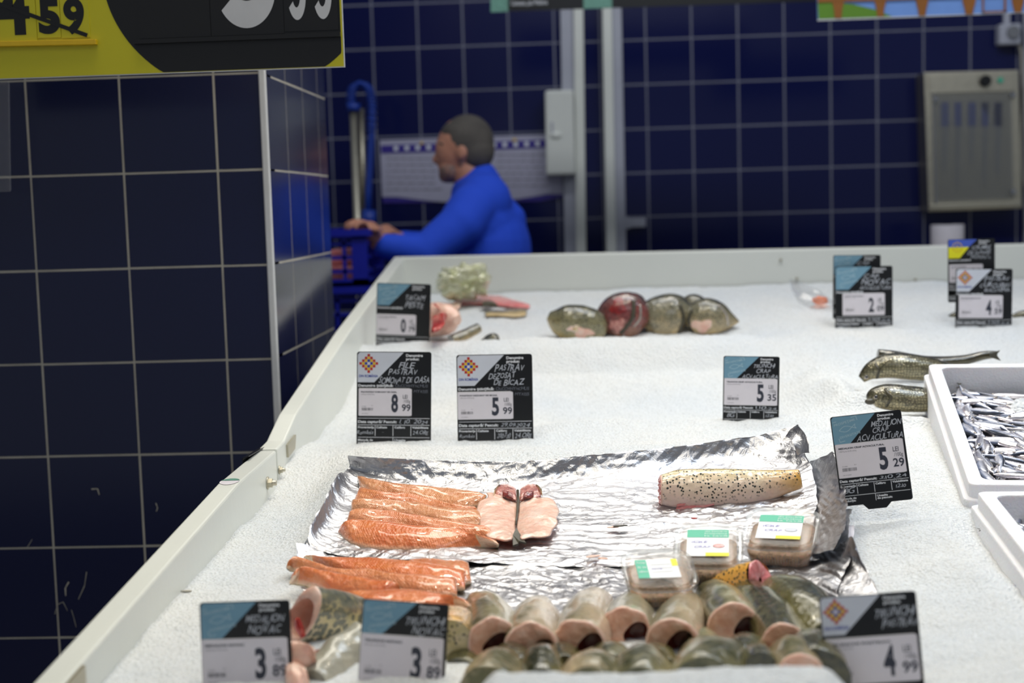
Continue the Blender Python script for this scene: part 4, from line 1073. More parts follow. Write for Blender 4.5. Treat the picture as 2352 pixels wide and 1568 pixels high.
# whole carps at the right
def fine_fish(label, top, bot, depth, rb, m, name='whole_carp', roll=.3, cat='fish', group=None, tail=None, eye=None, stripes=None, dd=0.0, taper=True):
    xs = [p[0] for p in top]; c = atY(xs[len(xs) // 2], (top[len(xs) // 2][1] + bot[len(xs) // 2][1]) / 2, depth)
    root = thing(name, label, cat, c, group); pts, ra = [], []
    for i, (p, q) in enumerate(zip(top, bot)):
        d = depth + dd * i / (len(top) - 1); A = atY(p[0], p[1], d); B = atY(q[0], q[1], d); pts.append((A + B) / 2); ra.append((A - B).length / 2)
    o, R = body(pts, ra, rb, m, roll=roll, parent=root, name='body', loc=c, lump=.04, steps=44, n=32)
    if eye:
        e = atY(eye[0], eye[1], depth - max(rb) * .72) - c; mb = MB(); mb.ball(e, .0042, 'eye_ring', 12, 8); o2 = mb.build('eye', root)
        mb = MB(); mb.ball(e - Vector((0, .0020, -.001)), .0034, 'eye', 12, 8); mb.build('pupil', o2)
    if tail:
        P = [atY(x, y, dpt) - c for x, y, dpt in tail]; mb = MB(); mb.poly(P, 'fin'); o2 = mb.build('tail_fin', root); s_ = o2.modifiers.new('s', 'SOLIDIFY'); s_.thickness = .004
    return root, c
G4 = 'dark carp heads lying in the ice at the back'
fine_fish('yellowish grey carp head with a pale mouth, leftmost of four at the back', [(1258, 716), (1280, 702), (1310, 697), (1350, 702), (1378, 718), (1394, 742)], [(1260, 733), (1280, 765), (1310, 785), (1345, 791), (1378, 787), (1392, 770)], 3.72, [.012, .035, .045, .045, .035, .02], 'skin_grey2', 'cut_carp', .5, group=G4, eye=(1292, 738))
fine_fish('carp head with a blood red gill, second from the left of the four', [(1380, 740), (1394, 700), (1420, 674), (1450, 671), (1474, 690), (1488, 725)], [(1384, 772), (1400, 787), (1425, 790), (1450, 788), (1472, 777), (1486, 752)], 3.75, [.02, .04, .05, .05, .04, .02], 'skin_red', 'cut_carp', .0, group=G4)
fine_fish('tall dark grey carp head with a pale belly, third from the left', [(1476, 725), (1492, 692), (1520, 677), (1550, 675), (1572, 693), (1583, 730)], [(1480, 770), (1495, 783), (1525, 786), (1552, 784), (1573, 772), (1582, 750)], 3.77, [.02, .04, .05, .05, .04, .02], 'skin_grey', 'cut_carp', -.1, group=G4)
fine_fish('dark carp head with an orange tinted cheek and pointed fin, rightmost of four', [(1574, 718), (1592, 694), (1622, 684), (1652, 694), (1676, 716), (1698, 736)], [(1578, 748), (1600, 768), (1628, 775), (1654, 769), (1678, 755), (1696, 741)], 3.75, [.02, .035, .045, .04, .02, .005], 'skin_grey', 'cut_carp', -.2, group=G4)
M_ = 0
c = atY(1592, 700, 3.80)
blobfish('dark rounded fish back behind the rightmost carp head', [atY(1570, 715, 3.86), atY(1592, 700, 3.84), atY(1625, 718, 3.82)], [.022, .03, .02], [.02, .03, .02], 'skin_grey', seed=9)
def on_skin(root, pix, r, m, name, closed=False):
    sk = [c_ for c_ in root.children if c_.name.startswith('skin') or c_.name.startswith('body')][0]
    P = [surf(sk, x, y, .001) for x, y in pix]; P = [p - root.location for p in P if p]
    if len(P) < 3: return
    mb = MB(); mb.tube(resample([tuple(p) for p in P], 14), r, m, 6); mb.build(name, root)
def patch(root, pix, m, name, n=10):
    """thin patch lying on the skin inside the pixel ellipse cx, cy, rx, ry"""
    sk = [c_ for c_ in root.children if c_.name.startswith('skin') or c_.name.startswith('body')][0]
    bpy.context.view_layer.update(); me = sk.data; mw = sk.matrix_world
    b = BVHTree.FromPolygons([mw @ v.co for v in me.vertices], [tuple(p.vertices) for p in me.polygons])
    cx, cy, rx, ry = pix; R = []
    for i in range(5):
        k = 1 - i / 4.6; ring = []
        for j in range(20):
            t = 2 * math.pi * j / 20; w = 1 + .22 * math.sin(3 * t + cx) + .12 * math.sin(5 * t)
            d = ray(cx + rx * k * w * math.cos(t), cy + ry * k * w * math.sin(t)).normalized(); h = b.ray_cast(Vector((0, 0, CH)), d)
            if h[0] is None: return
            ring.append(h[0] - d * (.0006 + .0015 * (1 - k)) - root.location)
        R.append(ring)
    mb = MB(); mb.rings(R, m, False, True); mb.build(name, root)
heads = [o for o in bpy.data.objects if o.parent is None and o.name.startswith('cut_carp') and 'label' in o]
hd = {k: [o for o in heads if w in o['label']][0] for k, w in ((1, 'leftmost of four'), (2, 'blood red gill'), (3, 'tall dark grey'), (4, 'rightmost of four'))}
on_skin(hd[1], [(1375, 712), (1384, 735), (1372, 765)], .004, 'fin', 'gill_slit'); patch(hd[1], (1340, 764, 22, 12), 'flesh_pale', 'mouth'); patch(hd[1], (1318, 755, 14, 8), 'skin_carp', 'cheek')
on_skin(hd[1], [(1268, 722), (1280, 705), (1300, 700)], .005, 'fin', 'fin_edge')
on_skin(hd[2], [(1470, 700), (1468, 735), (1430, 772)], .003, 'eye_ring', 'gill_rim'); on_skin(hd[2], [(1455, 690), (1452, 730), (1425, 765)], .006, 'fin', 'gill_slit'); patch(hd[2], (1418, 748, 18, 16), 'flesh_brown', 'inner_gill'); patch(hd[2], (1420, 704, 17, 20), 'blood', 'red_gill')
on_skin(hd[3], [(1562, 700), (1570, 730), (1558, 765)], .005, 'fin', 'gill_slit'); patch(hd[3], (1505, 758, 22, 13), 'skin_carp', 'pale_belly')
on_skin(hd[4], [(1590, 712), (1582, 735), (1592, 762)], .005, 'fin', 'gill_slit'); patch(hd[4], (1612, 748, 24, 14), 'flesh_pale', 'orange_cheek'); on_skin(hd[4], [(1650, 700), (1668, 722), (1672, 748)], .003, 'eye_ring', 'gill_rim')
# red fish head beside the 0 79 tag
c = atY(1010, 742, 3.70)
root = thing('cut_fish', 'pale fish head with blood red gills, right beside the 0 79 tag', 'fish', c)
_, R = body([atY(985, 735, 3.76), atY(1008, 733, 3.73), atY(1035, 732, 3.70), atY(1052, 735, 3.68)], [.046, .045, .036, .012], [.03, .035, .03, .012], 'flesh_pale', parent=root, name='body', loc=c, lump=.15, seed=3)
strip([(990, 718), (1008, 712), (1024, 722)], [(990, 765), (1010, 758), (1022, 742)], .05, .05, .012, 'flesh_red', 14, 8, parent=root, name='gills', loc=c)
mb = MB(); mb.ball(atY(1003, 742, 3.655) - c, (.015, .008, .020), 'flesh_red', 12, 8); mb.build('gill_arch', root)
mb = MB(); mb.ball(atY(1018, 727, 3.655) - c, (.010, .008, .012), 'flesh_red', 12, 8); mb.build('blood_spot', root)
mb = MB(); q = [atY(996, 700, 3.7) - c, atY(1001, 697, 3.7) - c, atY(1012, 712, 3.69) - c]; mb.poly(q, 'flesh_red'); o = mb.build('torn_fin', root); s_ = o.modifiers.new('s', 'SOLIDIFY'); s_.thickness = .004
blobfish('dark wet strip of fish with bright glints, beside the red fish head', [atY(1035, 778, 3.56), atY(1070, 768, 3.58), atY(1100, 752, 3.60)], [.010, .014, .012], [.02, .018, .014], 'skin_grey', seed=12)
blobfish('small dark fish end poking out of the ice, right of the glinting strip', [atY(1112, 790, 3.52), atY(1132, 776, 3.56), atY(1140, 785, 3.54)], [.012, .013, .008], [.014, .014, .01], 'skin_grey', seed=13)
def flat(label, name, cat, A, B, la, lb, th, m, part='flesh', seed=0):
    c = on((A[0][0] + A[-1][0]) / 2, (A[0][1] + B[-1][1]) / 2); r = thing(name, label, cat, c); strip(A, B, la, lb, th, m, 30, 10, parent=r, name=part, loc=c, seed=seed); return r
flat('thin pink fish fillet lying in the rear ice under the plastic bag', 'fish_fillet', 'fish fillet', [(1042, 686), (1090, 680), (1140, 678), (1185, 690), (1218, 700)], [(1048, 700), (1095, 700), (1140, 702), (1180, 706), (1214, 708)], .012, .006, .006, 'flesh_pink', seed=5)
flat('pale pink fillet end beside the red fish head', 'fish_fillet', 'fish fillet', [(1000, 700), (1030, 695), (1060, 694)], [(1004, 712), (1030, 712), (1056, 708)], .012, .008, .006, 'flesh_pale', seed=6)
flat('small black fin shred on the rear pink fillet', 'fin_piece', 'fish piece', [(1106, 694), (1125, 690), (1142, 698)], [(1110, 704), (1126, 702), (1144, 706)], .022, .018, .004, 'fin', 'fin', 7)
flat('grey skinned fish strip in the ice before the rear pink fillet', 'fish_strip', 'fish piece', [(1112, 716), (1150, 711), (1190, 708), (1212, 710)], [(1116, 726), (1150, 726), (1190, 728), (1208, 724)], .010, .006, .005, 'skin_grey', 'skin', 8)
r, c = fine_fish('whole scaled carp with a silver flank, half buried in ice behind the foam box', [(1975, 862), (1998, 832), (2040, 812), (2090, 812), (2140, 822), (2190, 838)], [(1982, 880), (2005, 872), (2045, 868), (2090, 872), (2140, 876), (2190, 872)], 2.93, [.008, .02, .032, .034, .03, .02], 'skin_gold', eye=(1990, 866), roll=.2)
# gill line, fin
mb = MB(); mb.tube([atY(2010, 835, 2.90) - c, atY(2020, 850, 2.89) - c, atY(2014, 868, 2.90) - c], .003, 'fin', 6); mb.build('gill_cover', r)
r, c = fine_fish('dark backed carp lying behind the scaled carp, tail towards the right', [(2012, 802), (2060, 806), (2110, 815), (2160, 818), (2215, 815), (2260, 806), (2290, 806)], [(2020, 820), (2060, 830), (2110, 838), (2160, 840), (2215, 838), (2260, 826), (2288, 822)], 3.04, [.01, .018, .02, .02, .016, .01, .006], 'skin_black', roll=0, tail=[(2272, 812, 3.02), (2296, 804, 3.02), (2288, 814, 3.02), (2298, 828, 3.02), (2274, 820, 3.02)])
r, c = fine_fish('whole carp with a dark head and golden gill cover, nearest to the foam box', [(1990, 912), (2004, 892), (2035, 883), (2080, 886), (2130, 892), (2170, 900)], [(1994, 925), (2010, 934), (2040, 940), (2080, 944), (2130, 944), (2170, 940)], 2.73, [.008, .02, .03, .032, .03, .02], 'skin_gold', eye=(2012, 912), roll=.3)
mb = MB(); mb.tube([atY(2032, 893, 2.705) - c, atY(2048, 912, 2.69) - c, atY(2036, 934, 2.70) - c], .0025, 'fin', 6); mb.build('gill_cover', r)
mb = MB(); mb.ball(atY(1998, 922, 2.70) - c, (.010, .007, .006), 'fin', 10, 6); mb.build('mouth', r)
fine_fish('dark tail fin end sticking out left of the 4 59 tag', [(2174, 728), (2190, 716), (2215, 712)], [(2176, 734), (2190, 744), (2215, 748)], 3.72, [.004, .01, .01], 'skin_dark', name='fish_tail', cat='fish piece')
fine_fish('olive fish back at the right edge behind the 4 59 tag', [(2325, 722), (2350, 712), (2385, 710)], [(2325, 735), (2350, 742), (2385, 744)], 3.66, [.008, .014, .014], 'skin_gold', name='whole_fish')
fine_fish('slim silvery pink fish pointing left on the ice at the right edge', [(2304, 1350), (2325, 1344), (2352, 1350), (2390, 1362), (2440, 1380)], [(2306, 1354), (2325, 1368), (2352, 1384), (2390, 1400), (2440, 1412)], 1.82, [.003, .008, .011, .012, .012], 'sprat', name='slim_fish', eye=(2330, 1356), roll=1.2)

# plastic bags
def crumpled(name, label, cat, ctr, r3, m, seed, k=.5, n=46, kk=30, fr=40, grp=None):
    mb = MB(); mb.ball((0, 0, 0), 1, m, n, kk)
    for i, v in enumerate(mb.v):
        a = math.atan2(v.y, v.x); h = 1 + k * abs(float(vnoise(v.x * 2.5 + seed, v.z * 2.5 + v.y))) * 2 - k * .5 + .22 * float(fbm(v.x * 6 + seed, v.z * 6 + v.y * 3, 3))
        mb.v[i] = Vector((v.x * r3[0] * h, v.y * r3[1] * h, v.z * r3[2] * h))
    o = mb.build(name); o.location = ctr; o.data.set_sharp_from_angle(angle=math.radians(14))
    return tag(o, label, cat, grp)
M['orange'] = pm('orange_roe', (240, 120, 50), .3)
t = NT('pale_green_film'); t.set(Base_Color=t.ramp(t.noise(t.obj(), 14, 4, .6, 1), [(.35, (226, 226, 200)), (.55, (206, 208, 160)), (.7, (170, 174, 110))]), Roughness=.25, Transmission_Weight=.3, Normal=t.bump(t.noise(t.obj(), 50, 3, .6, 1), .7)); M['bagfilm'] = t.m
crumpled('plastic_bag', 'crumpled pale green plastic bag leaning in the rear left corner of the counter', 'plastic bag', atY(1066, 648, 4.16), (.085, .06, .055), 'bagfilm', 3, .3)
mb = MB()
P = [atY(1812, 642, 3.98), atY(1840, 650, 3.95), atY(1880, 668, 3.9), atY(1925, 700, 3.85), atY(1922, 718, 3.8), atY(1870, 716, 3.8), atY(1832, 694, 3.86), atY(1818, 668, 3.94)]
c = sum(P, Vector()) / 8; n = 8; R0 = [p - c for p in P]
mb.rings([[p + Vector((0, -.008 if k % 2 else -.014, .004)) for k, p in enumerate(R0)], [p * .6 + Vector((0, -.03, .012)) for p in R0], [p * .15 + Vector((.01, -.034, .014)) for p in R0]], 'film', False, True, smooth=False)
mb.rings([[p for p in R0], [p * .6 + Vector((0, .01, -.012)) for p in R0]], 'film', False, True, smooth=False)
o = mb.build('plastic_pouch'); o.location = c; tag(o, 'clear plastic pouch with something orange inside, left of the 2 09 tag', 'plastic bag')
o = crumpled('orange_roe_lump', 'orange lump inside the clear pouch', 'fish roe', atY(1884, 690, 3.85), (.022, .012, .012), 'orange', 5, .3, 16, 10)
o = crumpled('pale_fish_lump', 'pale pinkish piece inside the clear pouch below the orange lump', 'fish piece', atY(1888, 708, 3.88), (.03, .012, .010), 'flesh_pale', 6, .3, 16, 10)
M['orange'] = M['orange']
# small debris
for k, (px, py, l, w, an, m, lb, lf) in enumerate([(1425, 1207, .012, .004, .3, 'fin', 'small dark scale on the foil between trout and carp', .012), (1408, 1210, .010, .004, .1, 'flesh_pale', 'small pale fish scrap beside the dark scale on the foil', .012),
        (428, 1357, .008, .003, 0, 'grout', 'thin brown speck lying on the ice near the left rim', .003), (1362, 1277, .012, .005, .4, 'flesh_pale', 'thin pink flesh scrap on the middle of the foil', .012), (1385, 1282, .008, .004, -.3, 'flesh_pale', 'smaller pink flesh scrap on the middle of the foil', .012), (1594, 1190, .005, .002, -.3, 'flesh_red', 'tiny blood red scrap on the foil under the carp', .012), (1445, 1378, .012, .004, .5, 'flesh_pink', 'pink scrap on the foil left of the nearest tub', .012)]):
    q = on(px, py, lf); mb = MB(); mb.ball((0, 0, 0), (l, w, .0015), m, 10, 6, Matrix.Rotation(an, 3, 'Z')); o = mb.build('fish_scrap'); o.location = q; tag(o, lb, 'fish scrap')

# ================================================================ FOAM BOXES OF SPRATS
def sprat_mesh(seed):
    rr = random.Random(seed); L = .098; st = 18; n = 14; bend = rr.uniform(-.010, .010); R = []; us = []
    for i in range(st):
        t = i / (st - 1)
        h = .0094 * min(1, (t / .28) ** .62) * (1 if t < .45 else max(.16, 1 - ((t - .45) / .5) ** 1.5 * .84)); h = max(h, .0006)
        th = h * (.62 if t > .2 else .75)
        x = (t - .5) * L; y = bend * (1 - (2 * t - 1) ** 2) + .001 * math.sin(seed + 5 * t); z = .0012 * math.sin(3 * t + seed)
        R.append([Vector((x, y + h * math.cos(2 * math.pi * j / n), z + th * math.sin(2 * math.pi * j / n))) for j in range(n)])
    mb = MB(); mb.rings(R, 'sprat', True, True)
    e = R[-1]; c = sum(e, Vector()) / n
    return mb, c, bend
protos = []
for k in range(6):
    mb, c, bend = sprat_mesh(k); o = mb.build('sprat')
    mb = MB(); mb.poly([c + Vector((-.003, 0, 0)), c + Vector((.009, .0045, 0)), c + Vector((.005, 0, .0004)), c + Vector((.009, -.0045, 0))], 'fin')
    t_ = mb.build('tail_fin', o); s_ = t_.modifiers.new('s', 'SOLIDIFY'); s_.thickness = .0006
    ey = []
    for sg in (-1, 1):
        mb = MB(); e = Vector((-.040, bend * .3 + .0008, sg * .0044)); mb.ball(e, (.0026, .0026, .0014), 'eye_ring', 10, 6); mb.ball(e + Vector((0, 0, sg * .0006)), (.0017, .0017, .0012), 'eye', 8, 6)
        mb.build('eye', o)
    protos.append(o)
def foam_box(label, Fp, Np, ln, wd, H, wall=.022):
    L = (Np - Fp).normalized(); ex = Vector((0, 0, 1)).cross(L).normalized(); ey = -L; ez = ex.cross(ey).normalized()
    R = Matrix((ex, ey, ez)).transposed().to_4x4(); org = Fp - ez * H          # far left bottom corner
    root = thing('foam_box', label, 'foam box', org, 'white foam boxes of sprats'); Ti = R
    mb = MB()
    def frame(x0, y0, x1, y1, z0, z1, w, m='foam'):
        o_ = rrect(x0, y0, x1, y1, .012, 4); i_ = rrect(x0 + w, y0 + w, x1 - w, y1 - w, .016, 4)
        mb.rings([[(a, b, z0) for a, b in i_], [(a, b, z0) for a, b in o_], [(a, b, z1) for a, b in o_], [(a, b, z1) for a, b in i_], [(a, b, z0) for a, b in i_]], m, smooth=False)
    frame(0, -ln, wd, 0, 0, H, wall)
    mb.xf(Ti); mb.build('wall', root, bevel=.0025)
    mb = MB(); frame(-.008, -ln - .008, wd + .008, .008, 0, H - .022, .012); mb.xf(Ti); mb.build('outer_lip', root, bevel=.003)
    mb = MB(); mb.box((.01, -ln + .01, .0), (wd - .01, -.01, .02), 'foam'); mb.xf(Ti); mb.build('bottom', root)
    return root, Matrix.Translation(org) @ R
Fp, Np = BOX1[0], BOX1[1]
r1, B1 = foam_box('upper white foam box filled with small silver sprats', Fp, Np, (Np - Fp).length, .42, .12)
F2, N2 = BOX2[0], BOX2[1]
r2, B2 = foam_box('lower white foam box at the right edge with a few sprats visible', F2, N2, .40, .5, .11)
rr = random.Random(11); first = True; nb = 0
def put(T, lab, grp, k):
    global nb
    o = protos[k]
    if nb >= 6 or k != nb:
        c_ = o.copy(); COL.objects.link(c_)
        for ch in o.children:
            d_ = ch.copy(); COL.objects.link(d_); d_.parent = c_
        o = c_
    nb += 1
    o.matrix_world = T; o['label'] = lab; o['category'] = 'fish'; o['group'] = grp
ln1 = (Np - Fp).length
for layer in range(3):
    N = (70, 85, 85)[layer]
    for k in range(N):
        x = rr.uniform(.045, .27); y = -rr.uniform(.05, ln1 - .05)
        if layer == 2 and x > .12 and -.33 < y < -.10 and rr.random() < .75: x = rr.uniform(.045, .11)
        an = rr.gauss(-.8 if rr.random() < .6 else -.1, .28) + (math.pi if rr.random() < .5 else 0)
        if x < .075: an = rr.choice((-1, 1)) * (math.pi / 2) + rr.gauss(0, .22) if rr.random() < .75 else an
        if x < .06: an = math.pi / 2 + rr.gauss(0, .1)
        if -y < .065 or -y > ln1 - .065: an = rr.gauss(0, .2) + (math.pi if rr.random() < .5 else 0)
        z = .060 + layer * .0085 + rr.uniform(0, .006)
        T = B1 @ Matrix.Translation((x, y, z)) @ Matrix.Rotation(an, 4, 'Z') @ Matrix.Rotation(rr.gauss(0, .05), 4, 'Y') @ Matrix.Rotation(rr.gauss(0, .35) + (math.pi if rr.random() < .3 else 0), 4, 'X') @ Matrix.Scale(rr.uniform(.9, 1.15), 4)
        put(T, 'small silver sprat lying in the heap in the upper white foam box', 'sprats in the upper foam box', (layer * 31 + k) % 6)
for layer in range(2):
    for k in range(22):
        x = rr.uniform(.045, .16); y = -rr.uniform(.04, .2); an = rr.gauss(-.8, .6) + (math.pi if rr.random() < .5 else 0)
        T = B2 @ Matrix.Translation((x, y, .058 + layer * .012)) @ Matrix.Rotation(an, 4, 'Z') @ Matrix.Rotation(rr.gauss(0, .1), 4, 'Y') @ Matrix.Rotation(rr.gauss(0, .5), 4, 'X')
        put(T, 'small silver sprat lying in the lower white foam box', 'sprats in the lower foam box', k % 6)
# filling below the visible layers + ice chips on top
mb = MB(); mb.box((.021, -ln1 + .021, .02), (.40, -.021, .058), 'sprat'); mb.xf(B1); tag(mb.build('sprat_filling'), 'deeper layers of sprats and ice in the upper foam box', 'fish', kind='stuff')
mb = MB(); mb.box((.021, -.38, .02), (.47, -.021, .052), 'sprat'); mb.xf(B2); tag(mb.build('sprat_filling'), 'deeper layers of sprats and ice in the lower foam box', 'fish', kind='stuff')
def ice_patch(B, x0, x1, y0, y1, z, lab, sd):
    xs = np.linspace(x0, x1, 110); ys = np.linspace(y0, y1, 110); X, Y = np.meshgrid(xs, ys)
    U = (X - x0) / (x1 - x0); V = (Y - y0) / (y1 - y0)
    e = np.minimum(np.minimum(U * 1.2, 1.6 * (1 - U) + 1), np.minimum(V, 1 - V) * 1.4) + .25 * fbm(X * 30 + sd, Y * 30, 3)
    Z = z + .018 * sstep(.0, .35, e) - .014 + .006 * fbm(X * 60, Y * 60 + sd, 3) + .004 * vnoise(X * 220, Y * 220)
    P = np.stack([X, Y, Z, np.ones_like(X)], -1) @ np.array(B).T
    o = grid_mesh('ice_chips', P[..., 0], P[..., 1], P[..., 2], 'ice'); tag(o, lab, 'ice', kind='stuff')
ice_patch(B1, .10, .395, -.33, -.07, .084, 'crushed ice strewn over the sprats in the upper foam box', 3)

ice_patch(B1, .235, .395, -(ln1 - .024), -.33, .068, 'crushed ice in the near right part of the upper foam box', 5)
ice_patch(B2, .15, .475, -.375, -.025, .064, 'crushed ice covering most of the lower foam box', 7)
# ================================================================ BEHIND THE COUNTER
# blue crates
def crate(label, x1, d0, z0, z1, wd=.40, ln=.6, first=None):
    x0 = x1 - ln; root = thing('plastic_crate', label, 'crate', (x1 - ln / 2, d0, z0), 'blue plastic crates stacked behind the pillar')
    H = z1 - z0; T = Matrix.Translation((-ln / 2, 0, 0)); mb = MB(); w = .012
    mb.box((0, 0, 0), (ln, wd, .01), 'crate', T)
    for (a, b) in (((0, 0), (ln, w)), ((0, wd - w), (ln, wd)), ((0, 0), (w, wd)), ((ln - w, 0), (ln, wd))):
        mb.box((a[0], a[1], H - .03), (b[0], b[1], H), 'crate', T); mb.box((a[0], a[1], 0), (b[0], b[1], .02), 'crate', T)
    mb.build('frame', root)
    mb = MB(); mb.box((-.012, -.012, H - .022), (ln + .012, .0, H), 'crate', T); mb.box((-.012, wd, H - .022), (ln + .012, wd + .012, H), 'crate', T); mb.box((ln, 0, H - .022), (ln + .012, wd, H), 'crate', T)
    mb.build('rim', root)
    for (cx, cy) in ((0, 0), (ln - .05, 0), (0, wd - .02), (ln - .05, wd - .02)):
        mb = MB(); mb.box((cx, cy, .0), (cx + .05, cy + .02, H - .02), 'crate', T); mb.build('corner_post', root)
    mb = MB()
    for k in range(1, 4):
        z = H * k / 4; mb.box((.02, .002, z - .006), (ln - .02, .01, z + .006), 'crate', T); mb.box((ln - .01, .02, z - .006), (ln - .002, wd - .02, z + .006), 'crate', T)
    for k in range(1, 8):
        x = ln * k / 8; mb.box((x - .006, .002, .0), (x + .006, .01, H - .02), 'crate', T)
    o = mb.build('side_grille', root)
    return root
zt = atY(800, 527, 4.62).z; h_ = zt - atY(800, 658, 4.62).z
xr = atY(842, 560, 4.62).x
for k in range(8):
    z1 = zt - k * h_; z0 = z1 - h_ + .004
    if z1 < .05: break
    crate(('topmost blue plastic crate of the stack, holding reddish fish packs', 'second blue plastic crate from the top of the stack')[k] if k < 2 else 'blue plastic crate lower in the stack behind the counter', xr + (.0 if k == 0 else .045), 4.62 - .0, max(z0, .0), z1)
for k in range(5):
    mb = MB(); mb.box((-.05, -.10, 0), (.05, .10, .05), 'flesh_pink'); o = mb.build('fish_pack', bevel=.008)
    o.location = (xr - .10 - (k % 3) * .13, 4.80 + .02 * (k % 2), zt - h_ + .015 + (.053 if k > 2 else 0)); tag(o, 'pinkish pack of fish inside the topmost blue crate', 'fish pack', 'pink fish packs in the top crate')
mb = MB(); mb.box((-.07, -.12, 0), (.07, .12, .75), 'crate'); mb.box((-.08, -.13, .70), (.08, .13, .75), 'crate')
o = mb.build('blue_bin', bevel=.01); q = atY(905, 640, 4.62); o.location = (q.x - .02, 4.70, q.z - .8); 
mb = MB(); mb.box((-.07, -.12, 0), (.07, .12, q.z - .8), 'crate'); mb.xf(Matrix.Translation((0, 0, -(q.z - .8)))); mb.build('bin_base', o); tag(o, 'dark blue plastic bin between the crate stack and the counter', 'bin')

# ---- person
def remeshed(prims, name, mats_default, voxel, parent, loc, smooth=8, color_fn=None, mats=None):
    mb = MB()
    for p in prims:
        if p[0] == 'c':
            _, a, b, ra, rb = p; a = Vector(a); b = Vector(b); L = (b - a).length; k = max(2, int(L / (min(ra, rb) * .45)) + 1)
            d = (b - a).normalized(); e = d.orthogonal().normalized(); g = d.cross(e); R = []
            n = 18
            for i in range(1, 7): 
                ph = math.pi / 2 * i / 7; R.append([a - d * ra * math.cos(ph) + (e * math.cos(t) + g * math.sin(t)) * ra * math.sin(ph) for t in [2 * math.pi * j / n for j in range(n)]])
            for i in range(k + 1):
                t_ = i / k; q = a.lerp(b, t_); r = lerp(ra, rb, t_); R.append([q + (e * math.cos(t) + g * math.sin(t)) * r for t in [2 * math.pi * j / n for j in range(n)]])
            for i in range(6, 0, -1):
                ph = math.pi / 2 * i / 7; R.append([b + d * rb * math.cos(ph) + (e * math.cos(t) + g * math.sin(t)) * rb * math.sin(ph) for t in [2 * math.pi * j / n for j in range(n)]])
            mb.rings(R, mats_default, True, True)
        else:
            _, c, r3, rot = p; mb.ball(c, r3, mats_default, 20, 14, Euler(rot).to_matrix())
    mb.xf(Matrix.Translation(-Vector(loc)))
    tmp = mb.build('tmp'); md = tmp.modifiers.new('r', 'REMESH'); md.mode = 'VOXEL'; md.voxel_size = voxel; md.use_smooth_shade = True
    sm = tmp.modifiers.new('s', 'SMOOTH'); sm.iterations = smooth; sm.factor = .5
    bpy.context.view_layer.update(); dg = bpy.context.evaluated_depsgraph_get()
    me = bpy.data.meshes.new_from_object(tmp.evaluated_get(dg)); old = tmp.data
    bpy.data.objects.remove(tmp); bpy.data.meshes.remove(old)
    me.materials.clear()
    for m in (mats or [mats_default]): me.materials.append(M[m])
    if color_fn:
        for p in me.polygons: p.material_index = color_fn(p.center + Vector(loc))
    o = bpy.data.objects.new(name, me); COL.objects.link(o); o.parent = parent
    return o
PD = 5.05
H_ = lambda px, py, dd=0.0: atY(px, py, PD + dd)
foot = H_(1095, 560); foot.z = 0
per = thing('person', 'man with short grey hair in a blue fleece jacket, reaching left to the crates', 'person', foot)
hc = H_(1068, 338)                                   # skull centre
prims = [
    ('e', H_(1070, 330), (.100, .076, .098), (0, 0, 0)),        # skull
    ('e', H_(1046, 345), (.072, .064, .085), (0, 0, 0)),        # face mass
    ('e', H_(1036, 385), (.045, .050, .050), (0, .2, 0)),       # jaw
    ('c', H_(1026, 402), H_(1062, 392), .026, .034),            # chin to jaw angle
    ('c', H_(1012, 345), H_(1001, 367), .009, .0145),           # nose
    ('e', H_(1012, 336, -.02), (.014, .020, .009), (0, 0, 0)), ('e', H_(1012, 336, .02), (.014, .020, .009), (0, 0, 0)),   # brow
    ('c', H_(1010, 379), H_(1018, 379), .008, .012), ('c', H_(1012, 388), H_(1020, 388), .008, .012),  # lips
    ('e', H_(1060, 350, -.072), (.016, .009, .028), (0, .15, -.3)), ('e', H_(1060, 350, .072), (.016, .009, .028), (0, .15, .3)),  # ears
    ('c', H_(1072, 390), H_(1100, 450, .0), .058, .066),        # neck
    ('c', H_(1106, 520), H_(1110, 620), .10, .12), ('c', H_(1110, 620), (foot.x, foot.y, .95), .13, .14),   # trunk
    ('c', (foot.x, foot.y - .09, .93), (foot.x - .03, foot.y - .10, .50), .085, .06), ('c', (foot.x - .03, foot.y - .10, .5), (foot.x, foot.y - .10, .09), .055, .035),
    ('c', (foot.x, foot.y + .09, .93), (foot.x - .03, foot.y + .10, .50), .085, .06), ('c', (foot.x - .03, foot.y + .10, .5), (foot.x, foot.y + .10, .09), .055, .035),
    # near (left) arm
    ('c', H_(1085, 480, -.14), H_(980, 575, -.26), .05, .040), ('c', H_(980, 575, -.26), H_(868, 556, -.30), .038, .028),
    # far arm
    ('c', H_(1090, 470, .17), H_(985, 560, .10), .05, .040), ('c', H_(985, 560, .10), H_(905, 548, -.06), .036, .027),
]
